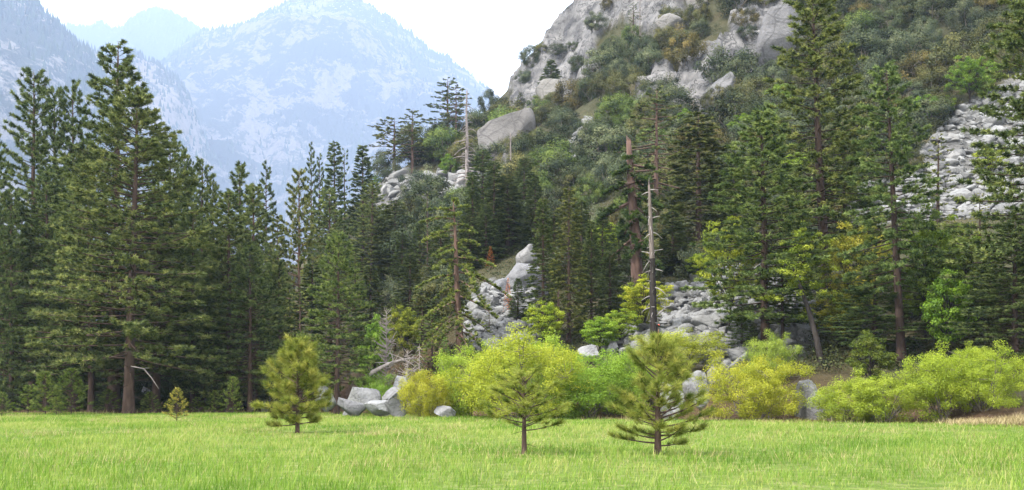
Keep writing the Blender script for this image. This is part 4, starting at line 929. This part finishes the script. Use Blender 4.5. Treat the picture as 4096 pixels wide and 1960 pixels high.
boulder('flat ledge block on the ridge at the foot of the cliff', 2085, 388, 2175, 435, 25, None, mat='granite_big', grp=GO, cat='rock outcrop', name='rock_outcrop', tint=(1.1, 1.08, 1.05))
boulder('pale knob of rock beside the ledge fir', 2140, 300, 2310, 425, 26, None, mat='granite_big', sub=4, grp=GO, cat='rock outcrop', name='rock_outcrop', tint=(1.15, 1.12, 1.05), rough=0.07)
boulder('square white block standing on the slope below the cliff', 2338, 280, 2385, 350, 27, None, mat='granite_big', sub=3, grp=GO, cat='rock outcrop', name='rock_outcrop', tint=(1.25, 1.22, 1.18), cuts=9)
boulder('pointed white block beside the square one', 2380, 265, 2430, 335, 28, None, mat='granite_big', sub=3, grp=GO, cat='rock outcrop', name='rock_outcrop', tint=(1.25, 1.22, 1.18), cuts=9)
boulder('big pale overhanging block high on the hillside', 2625, 48, 2765, 150, 29, None, mat='granite_big', sub=4, grp=GO, cat='rock outcrop', name='rock_outcrop', tint=(1.2, 1.17, 1.12), cuts=10)
boulder('pale rounded rock at the top edge of the frame', 2740, -30, 2840, 42, 30, None, mat='granite_big', grp=GO, cat='rock outcrop', name='rock_outcrop', tint=(1.2, 1.17, 1.12))
boulder('small pale ledge below the big overhanging block', 2525, 150, 2590, 195, 31, None, mat='granite_big', grp=GO, cat='rock outcrop', name='rock_outcrop', tint=(1.2, 1.17, 1.12))
boulder('steep grey slab leaning above the gnarled pine', 2810, 280, 2930, 440, 32, None, dep=0.6, mat='granite_big', sub=4, grp=GO, cat='rock outcrop', name='rock_outcrop', tint=(.95, .95, .97), shear=0.4, rough=0.07)
boulder('smooth dark-streaked cliff slab beside the giant pine top', 3015, 20, 3190, 280, 33, None, dep=0.5, mat='granite_big', sub=4, grp=GO, cat='rock outcrop', name='rock_outcrop', tint=(.9, .9, .93), shear=0.3, rough=0.05)
boulder('low grey slab under the steep leaning one', 2530, 330, 2660, 460, 34, None, dep=0.6, mat='granite_big', sub=4, grp=GO, cat='rock outcrop', name='rock_outcrop', tint=(.85, .85, .87), shear=0.8)
boulder('grey rib of rock between the leaning slab and the cliff slab', 2840, 150, 2900, 290, 35, None, dep=0.6, mat='granite_big', sub=4, grp=GO, cat='rock outcrop', name='rock_outcrop', tint=(.9, .9, .92))
boulder('grey knoll boulder under the windswept pine', 1605, 700, 1662, 745, 37, None, mat='granite', grp=GO, cat='boulder', tint=(1.0, .98, .96))
boulder('white boulder at the foot of the tall grey snag', 1825, 695, 1910, 745, 38, None, mat='granite', grp=GO, cat='boulder', tint=(1.3, 1.28, 1.25))
boulder('pale knoll boulder below the lime bush', 1500, 735, 1560, 800, 39, None, mat='granite', grp=GO, cat='boulder', tint=(1.1, 1.08, 1.05))
boulder('triangular upright boulder at the edge of the stony slope', 2655, 1128, 2712, 1190, 40, None, sub=3, cuts=8, grp=GO, tint=(.95, .95, .97))
boulder('large dark-sided boulder in the pale boulder field', 3765, 525, 3848, 572, 41, None, sub=4, cuts=11, grp=GO, tint=(.95, .93, .88))
boulder('tilted pale boulder lower in the pale boulder field', 3785, 600, 3845, 650, 42, None, sub=4, cuts=11, grp=GO, tint=(1.05, 1.03, .98))
boulder('domed boulder under the small yellow-green tree', 2425, 1362, 2475, 1405, 43, 99, sub=4, grp=GO, tint=(1, 1, 1))
boulder('long pale boulder behind the golden willow dome', 2310, 1378, 2400, 1425, 44, 97, sub=4, grp=GO, tint=(1.2, 1.2, 1.2))

# talus: fields of fallen stones
STV = [rock_geo(300 + i, 1, 9, 0.0, 0.4, 0.8) for i in range(10)]
STB = [rock_geo(300 + i, 3, 11, 0.05, 0.45, 0.8) for i in range(10)]
STM = [make_mesh('stone', V, T, M['stone'], smooth_sh=True) for V, T in STB]
TLAB = {'centre': 'chute of grey fallen boulders under the great bluff', 'mid': 'slope of pale fallen stones behind the charred trunk',
        'upper': 'wide field of pale boulders high on the slope', 'gully': 'narrow stony gully between the oak bushes',
        'behind': 'stones showing between the trunks under the bright full pine', 'knoll': 'scatter of pale rocks on the knoll below the ridge pines'}
TN = {'centre': (290, 700, 0.32, 0.8), 'mid': (300, 900, 0.32, 0.85), 'upper': (300, 1500, 0.5, 1.25), 'gully': (50, 110, 0.8, 1.2), 'behind': (110, 160, 0.35, 0.9), 'knoll': (120, 120, 0.7, 2.0)}
for key, poly in TALUS.items():
    rng = np.random.default_rng(len(key) * 7 + 1); pa = np.array(poly, float)
    nbig, nsm, s0_, s1_ = TN[key]; pts = []; tries = 0
    while len(pts) < nbig + nsm and tries < (nbig + nsm) * 8:
        tries += 1; px = rng.uniform(pa[:, 0].min(), pa[:, 0].max()); py = rng.uniform(pa[:, 1].min(), pa[:, 1].max())
        if not pip(poly, np.array([px]), np.array([py]))[0]: continue
        g = ground_at(px, py)
        if g is not None: pts.append(g)
    root = obj('talus_slope', None); root.location = Vector(pts[0]); tag(root, TLAB[key], kind='structure')
    mw = Matrix.Translation(-Vector(pts[0])); bf = Buf()
    for i, g in enumerate(pts):
        big = i < nbig; k = int(rng.integers(0, 10))
        s = (rng.uniform(s0_, s1_) * (1.6 if rng.uniform() < 0.08 else 1)) if big else rng.uniform(0.25, 0.55) * s0_ * 1.5
        sc = Vector((s * rng.uniform(0.8, 1.3), s * rng.uniform(0.7, 1.1), s * rng.uniform(0.5, 0.8)))
        eu = (rng.normal(0, 0.35), rng.normal(0, 0.35), rng.uniform(0, 6.28)); v = rng.uniform(0.52, 1.02)
        if big:
            o = obj('stone', STM[k], root, (v, v, v * 0.99)); o.location = Vector(g) - Vector(pts[0]) + Vector((0, 0, s * 0.28)); o.scale = sc; o.rotation_euler = eu
        else:
            from mathutils import Euler
            R3 = np.array(Euler(eu).to_matrix()); V, T = STV[k]
            bf.add((V * np.array(sc)) @ R3.T + (g - pts[0]) + [0, 0, s * 0.2], T)
    o = obj('small_stones', bf.mesh('small_stones', M['stone']), root, (.8, .8, .79)); o['kind'] = 'stuff'

# fallen log
fl = Buf(); A = np.array(W3(1475, 1498, 101)); B = np.array(W3(1665, 1432, 104)); s = np.linspace(0, 1, 9)[:, None]
P = A + (B - A) * s + np.array([0, 0, 0.35]) * np.sin(s * 3.1); fl.tube(P, np.linspace(0.22, 0.05, 9), 7)
rg = np.random.default_rng(77)
for i in range(16):
    j = rg.integers(2, 8); dv = rg.normal(0, 1, 3) * [1.0, 0.8, 0.7]; fl.tube([P[j], P[j] + dv * 0.6 + rg.normal(0, .1, 3), P[j] + dv * 1.3], [0.05, 0.03, 0.01], 4)
log = obj('fallen_log', fl.mesh('fallen_log', M['bark_grey'], True), None, (1.35, 1.3, 1.25)); tag(log, 'bleached fallen log lying slanted over the meadow boulders', 'log')
fl = Buf(); A = np.array(W3(570, 1480, 101)); P = np.array([W3(525, 1465, 102), W3(575, 1475, 100), W3(605, 1510, 99), W3(635, 1555, 98)]); fl.tube(P, [0.07, 0.06, 0.045, 0.02], 5)
fl.tube([P[1], np.array(W3(600, 1470, 100))], [0.04, 0.015], 4)
tag(obj('dead_branch', fl.mesh('dead_branch', M['bark_grey'], True), None, (.85, .82, .8)), 'bleached dead branch hanging beside the front pine trunk', 'branch')

# ------------------------------------------------------------------ oak bushes on the hillside
LMK = [(2205,340,'the ledge fir'),(2360,315,'the square white block'),(2695,110,'the big overhanging block'),(2860,360,'the steep leaning slab'),(3100,160,'the dark-streaked cliff slab'),
 (2300,600,'the stony gully'),(2625,500,'the gnarled half-dead pine'),(2540,750,'the broken giant trunk'),(2795,600,'the tall dense fir'),(3045,550,'the bright full pine'),(3260,300,'the giant pine'),
 (3545,350,'the leaning pine'),(3780,520,'the pale boulder field'),(3880,300,'the bright green maple'),(2000,530,'the long sloping slab'),(1870,600,'the tall grey snag'),(1800,460,'the ridge pines'),
 (1620,560,'the windswept knoll pine'),(2075,1050,'the great grey bluff'),(1812,1000,'the drooping olive pine'),(2275,900,'the pole-tipped shaggy fir'),(3370,600,'the bushy dark pine'),(3650,120,'the frame top'),(4060,150,'the huge edge pine')]
HILL = [(1480,760),(1580,690),(1760,580),(1900,500),(2080,420),(2200,400),(2330,330),(2420,250),(2480,130),(2620,60),(2680,-60),(4200,-60),(4200,330),(3900,400),(3720,560),(3640,700),(3400,760),(3340,860),(3300,1050),
        (3000,1100),(2850,1070),(2660,1140),(2640,1290),(2200,1330),(2130,1120),(1960,1110),(1880,1240),(1640,1300),(1440,1280)]
TINTS = [('grey-green', (1.0, 1.08, 1.15), 0.44), ('olive', (1.15, 1.05, .75), 0.25), ('dark green', (.72, .82, .75), 0.18), ('rusty brown', (1.3, .98, .65), 0.07), ('fresh green', (1.1, 1.4, .7), 0.06)]
rng = np.random.default_rng(42); shrubs = []; tries = 0; ha = np.array(HILL)
while len(shrubs) < 300 and tries < 9000:
    tries += 1; px = rng.uniform(1450, 4150); py = rng.uniform(-50, 1330)
    a1, a2 = np.array([px]), np.array([py])
    inr = any(pip(p, a1, a2)[0] or pip(p, a1, a2 - 55)[0] for p in ROCKY)
    if not pip(HILL, a1, a2)[0] and not inr: continue
    if any(pip(p, a1, a2)[0] for p in TALUS.values()) or pip([(2215,740),(2240,600),(2330,460),(2410,460),(2370,560),(2345,740)], a1, a2)[0]: continue
    if inr and rng.uniform() > 0.07: continue
    if 1480 < px < 2500 and py > 840 and rng.uniform() < 0.7: continue
    g = ground_at(px, py)
    if g is None: continue
    R = rng.uniform(2.6, 5.4) * (0.55 if inr else 1) * (0.8 + g[1] / 800)
    if g[1] < 165: R *= 0.6
    if 1840 < px < 2240 and 970 < py < 1460 or (2560 < px < 3000 and py > 1120) or any(pip(TALUS[k], a1, a2 - o_)[0] for k in ('centre', 'mid', 'upper') for o_ in (60, 120)): continue
    if any((g[0] - s[0][0]) ** 2 + ((g[1] - s[0][1]) * 0.8) ** 2 < (0.66 * (R + s[1])) ** 2 for s in shrubs): continue
    shrubs.append((g, R, px, py, inr))
from collections import defaultdict
named = defaultdict(list)
for g, R, px, py, inr in shrubs:
    c = rng.choice(len(TINTS), p=[t[2] for t in TINTS]); cn, tint, _ = TINTS[c]
    hh = R * rng.uniform(1.3, 1.95)
    l = min(LMK, key=lambda l: (l[0] - px) ** 2 + ((l[1] - py) * 1.2) ** 2); dx, dy = px - l[0], py - l[1]
    rel = ('beyond' if dx > 0 else 'short of') if abs(dx) > 1.3 * abs(dy) else ('above' if dy < 0 else 'below')
    rel = {'beyond': 'to the right of', 'short of': 'to the left of'}.get(rel, rel)
    size = 'large' if R > 4.6 else ('small' if R < 3.0 else 'medium')
    j = rng.uniform(0.70, 1.14)
    o = plant(PR['oak%d' % rng.integers(0, 5)], 'oak_bush', '', 'bush', Vector(g) - Vector((0, 0, 0.5)), hh, R, tint=tuple(np.array(tint) * j), group='oak bushes on the hillside')
    named[(size, cn, rel, l[2])].append((dx * dx + dy * dy, o))
ORD = ['closest', 'second closest', 'third closest', 'fourth closest', 'fifth closest', 'sixth closest', 'seventh closest', 'eighth closest']
for (size, cn, rel, lm), lst in named.items():
    lst.sort(key=lambda t: t[0])
    for i, (_, o) in enumerate(lst):
        o['label'] = f'{size} {cn} oak bush {rel} {lm}' + (f', {ORD[min(i, 7)]}' if len(lst) > 1 else '')

# low scrub cover between the bushes: uncountable
sb = Buf(); rng = np.random.default_rng(9); cs = []
while len(cs) < 2300:
    px = rng.uniform(1300, 4800); py = rng.uniform(-60, 1500); a1, a2 = np.array([px]), np.array([py])
    if any(pip(p, a1, a2)[0] for p in TALUS.values()): continue
    if any(pip(p, a1, a2)[0] for p in ROCKY) and rng.uniform() > 0.12: continue
    g = ground_at(px, py)
    if g is None or g[1] < foot_y(g[0]) + 6: continue
    cs.append(g + [0, 0, 0.3])
leaves(sb, np.array(cs), rng.uniform(0.8, 2.0, len(cs)), rng, 80, 0.13, squash=0.6, up=0.9)
tag(obj('hillside_scrub', sb.mesh('hillside_scrub', M['oak']), None, (0.6, 0.66, 0.55)), 'low scrubby ground cover over the hillside', kind='stuff')

# ------------------------------------------------------------------ meadow grass
def grass_field():
    rng = np.random.default_rng(1); N = 270000
    y = 13 + (107 - 13) * rng.uniform(0, 1, N * 3) ** 1.35
    keep = rng.uniform(0, 1, len(y)) < np.clip((1.04 * y + 8) / 118, 0, 1) ** 0.5; y = y[keep][:N]
    x = rng.uniform(-1, 1, len(y)) * (0.54 * y + 5)
    ok = y < EDGE(x) + 2 + rng.normal(0, 1.2, len(y)); x, y = x[ok], y[ok]
    z = H(x, y); n = len(x)
    pat = fbm(x / 7, y / 10, 4, 4); cl = fbm(x / 0.9, y / 1.2, 6, 2); hh = (0.05 + 0.30 * pat ** 1.3 * 1.4 + 0.26 * cl ** 2) * rng.uniform(0.5, 1.25, n) * (0.62 + 0.22 * smooth(45, 22, y))
    w = (0.0036 + 0.00013 * y) * rng.uniform(0.7, 1.3, n)
    az = rng.uniform(0, 6.283, n); ln = rng.uniform(0.15, 0.75, n) * hh
    dx, dy = np.cos(az), np.sin(az); s = np.stack([-dy, dx, 0 * dx], 1) * w[:, None]
    # lean a little with the breeze
    o = np.stack([dx * ln + 0.08 * hh, dy * ln, 0 * dx], 1)
    p = np.stack([x, y, z - 0.03], 1); up = np.array([0, 0, 1.0])
    mid = p + o * 0.35 + up * (hh * 0.6)[:, None]; tip = p + o * 1.1 + up * (hh * rng.uniform(0.8, 1.0, n))[:, None]
    V = np.stack([p - s, p + s, mid + s * 0.8, mid - s * 0.8, tip], 1).reshape(-1, 3)
    q = np.arange(n)[:, None] * 5
    T = np.concatenate([q + [0, 1, 2], q + [0, 2, 3], q + [3, 2, 4]])
    t = 0.40 + 0.95 * (fbm(x / 4, y / 8, 15, 5, 0.6) - 0.5) + 0.14 * smooth(24, 50, y) + rng.normal(0, 0.14, n) - 0.55 * (fbm(x / 0.8, y / 1.6, 25, 3) - 0.5)
    t += 0.35 * (rng.uniform(0, 1, n) < 0.05 + 0.12 * smooth(0.55, 0.7, fbm(x / 3, y / 5, 44, 3)))
    return make_mesh('meadow_grass', V, T, M['grass'], np.repeat(np.clip(t, 0, 1), 5))
tag(obj('meadow_grass', grass_field(), None, (1, 1, 1)), 'lush bright green grass covering the meadow', kind='stuff')

def straw(n, X, Y, hmul, seed, wmul=1.0):
    rng = np.random.default_rng(seed); z = H(X, Y); hh = rng.uniform(0.12, 0.38, n) * hmul; az = rng.uniform(0, 6.28, n); ln = rng.uniform(0.3, 1.5, n) * hh
    w = (0.0022 + 0.00011 * Y) * wmul; s = np.stack([-np.sin(az), np.cos(az), 0 * az], 1) * w[:, None]; p = np.stack([X, Y, z], 1)
    tip = p + np.stack([np.cos(az) * ln, np.sin(az) * ln, hh], 1)
    return np.stack([p - s, p + s, tip], 1).reshape(-1, 3), np.arange(n * 3).reshape(-1, 3), np.repeat(rng.uniform(0, 1, n), 3)
rng = np.random.default_rng(31); b = Buf()
cy = 22 + 70 * rng.uniform(0, 1, 150) ** 0.8; cx = rng.uniform(-1, 1, 150) * 0.5 * cy
for X0, Y0 in zip(cx, cy):
    k = int(rng.integers(30, 110)); b.add(*straw(k, X0 + rng.normal(0, 0.6, k), Y0 + rng.normal(0, 0.5, k), 0.9, int(rng.integers(1e6))))
k = 5000; Y0 = rng.uniform(20, 100, k); b.add(*straw(k, rng.uniform(-1, 1, k) * 0.52 * Y0, Y0, 1.2, 5))
tag(obj('dry_grass', b.mesh('dry_grass', M['straw']), None, (.8, .76, .58)), 'scattered dry straw-coloured grass among the green', kind='stuff')
b = Buf(); k = 3800; Y0 = rng.uniform(61.5, 64.0, k); X0 = (rng.uniform(3790, 4300, k) - CX) / F * 62
kp = rng.uniform(0, 1, k) < smooth(3780, 3960, CX + F * X0 / 62) + 0.15; b.add(*straw(kp.sum(), X0[kp], Y0[kp], 1.3, 6, 1.6))
tag(obj('straw_bank', b.mesh('straw_bank', M['straw']), None, (.9, .84, .74)), 'strip of pale flattened straw at the meadow edge near the willows', kind='stuff')
b = Buf(); k = 2600; X0 = rng.uniform(-70, 34, k); Y0 = EDGE(X0) + rng.normal(1.5, 2.0, k); b.add(*straw(k, X0, Y0, 1.5, 8, 1.3))
tag(obj('edge_weeds', b.mesh('edge_weeds', M['straw']), None, (.55, .55, .42)), 'thin dry weeds along the far edge of the meadow', kind='stuff')

# ------------------------------------------------------------------ the bird on the sapling
def blackbird():
    root = obj('bird', None); Yb = 31.2; root.location = perch + Vector((0.002, 0, 0.003)); root.rotation_euler = (0, 0, 0.2); root.scale = (1.15, 1.15, 1.15)
    m, nt, out = mat_new('bird_black'); bs = nt.nodes.new('ShaderNodeBsdfPrincipled'); bs.inputs['Base Color'].default_value = (0.012, 0.012, 0.014, 1); bs.inputs['Roughness'].default_value = 0.5
    nt.links.new(bs.outputs[0], out.inputs['Surface'])
    def pm(nm, c):
        m2, n2, o2 = mat_new(nm); b2 = n2.nodes.new('ShaderNodeBsdfPrincipled'); b2.inputs['Base Color'].default_value = (*c, 1); b2.inputs['Roughness'].default_value = 0.6
        n2.links.new(b2.outputs[0], o2.inputs['Surface']); return m2
    red = pm('bird_red', (0.55, 0.07, 0.02)); grey = pm('bird_leg', (0.05, 0.045, 0.04))
    bd = Buf()   # tail to bill, one skin: bird faces left in the picture, tail to the right and low
    P = [(0.135, 0, 0.030), (0.10, 0, 0.042), (0.06, 0, 0.060), (0.02, 0, 0.078), (-0.02, 0, 0.098), (-0.045, 0, 0.122), (-0.055, 0, 0.140), (-0.068, 0, 0.150), (-0.082, 0, 0.151)]
    bd.tube(P, [0.010, 0.014, 0.026, 0.038, 0.040, 0.028, 0.025, 0.020, 0.007], 12); bd.tube([P[0], P[1]], [0.004, 0.014], 6)
    obj('body', bd.mesh('body', m, True), root)
    for sgn in (-1, 1):
        w = Buf(); w.tube([(-0.03, sgn * 0.034, 0.102), (0.01, sgn * 0.042, 0.088), (0.06, sgn * 0.030, 0.062), (0.11, sgn * 0.014, 0.040)], [0.010, 0.020, 0.016, 0.004], 8); wo_ = obj('wing', w.mesh('wing', m, True), root)
        r = Buf(); r.tube([(-0.032, sgn * 0.046, 0.104), (-0.008, sgn * 0.056, 0.094), (0.012, sgn * 0.058, 0.084)], [0.006, 0.014, 0.005], 7); obj('shoulder_patch', r.mesh('shoulder_patch', red, True), root)
        l = Buf(); l.tube([(0.0, sgn * 0.012, 0.062), (-0.004, sgn * 0.012, 0.025), (0.0, sgn * 0.008, -0.004)], [0.005, 0.003, 0.003], 5); obj('leg', l.mesh('leg', grey), root)
        ey = Buf(); ey.tube([(-0.070, sgn * 0.017, 0.154), (-0.070, sgn * 0.021, 0.154)], [0.004, 0.002], 6); obj('eye', ey.mesh('eye', grey), root)
    bl = Buf(); bl.tube([(-0.080, 0, 0.150), (-0.095, 0, 0.148), (-0.110, 0, 0.145)], [0.008, 0.005, 0.001], 6); obj('bill', bl.mesh('bill', grey, True), root)
    tag(root, 'small black bird with red shoulders perched on the large sapling tip', 'bird')
blackbird()

# ------------------------------------------------------------------ haze: even air over the whole valley
hz = bpy.data.meshes.new('haze'); bm = bmesh.new(); bmesh.ops.create_cube(bm, size=1.0); bm.to_mesh(hz); bm.free()
ho = obj('haze', hz); ho.scale = (22600, 17400, 5720); ho.location = (0, 8400, 2857); ho['kind'] = 'stuff'; ho['label'] = 'pale bluish haze filling the valley air'
hm, nt, out = mat_new('haze'); pv = nt.nodes.new('ShaderNodeVolumePrincipled')
pv.inputs['Color'].default_value = HAZE_COLOR; pv.inputs['Density'].default_value = HAZE_DENSITY; pv.inputs['Anisotropy'].default_value = 0.0
nt.links.new(pv.outputs[0], out.inputs['Volume']); hz.materials.append(hm)
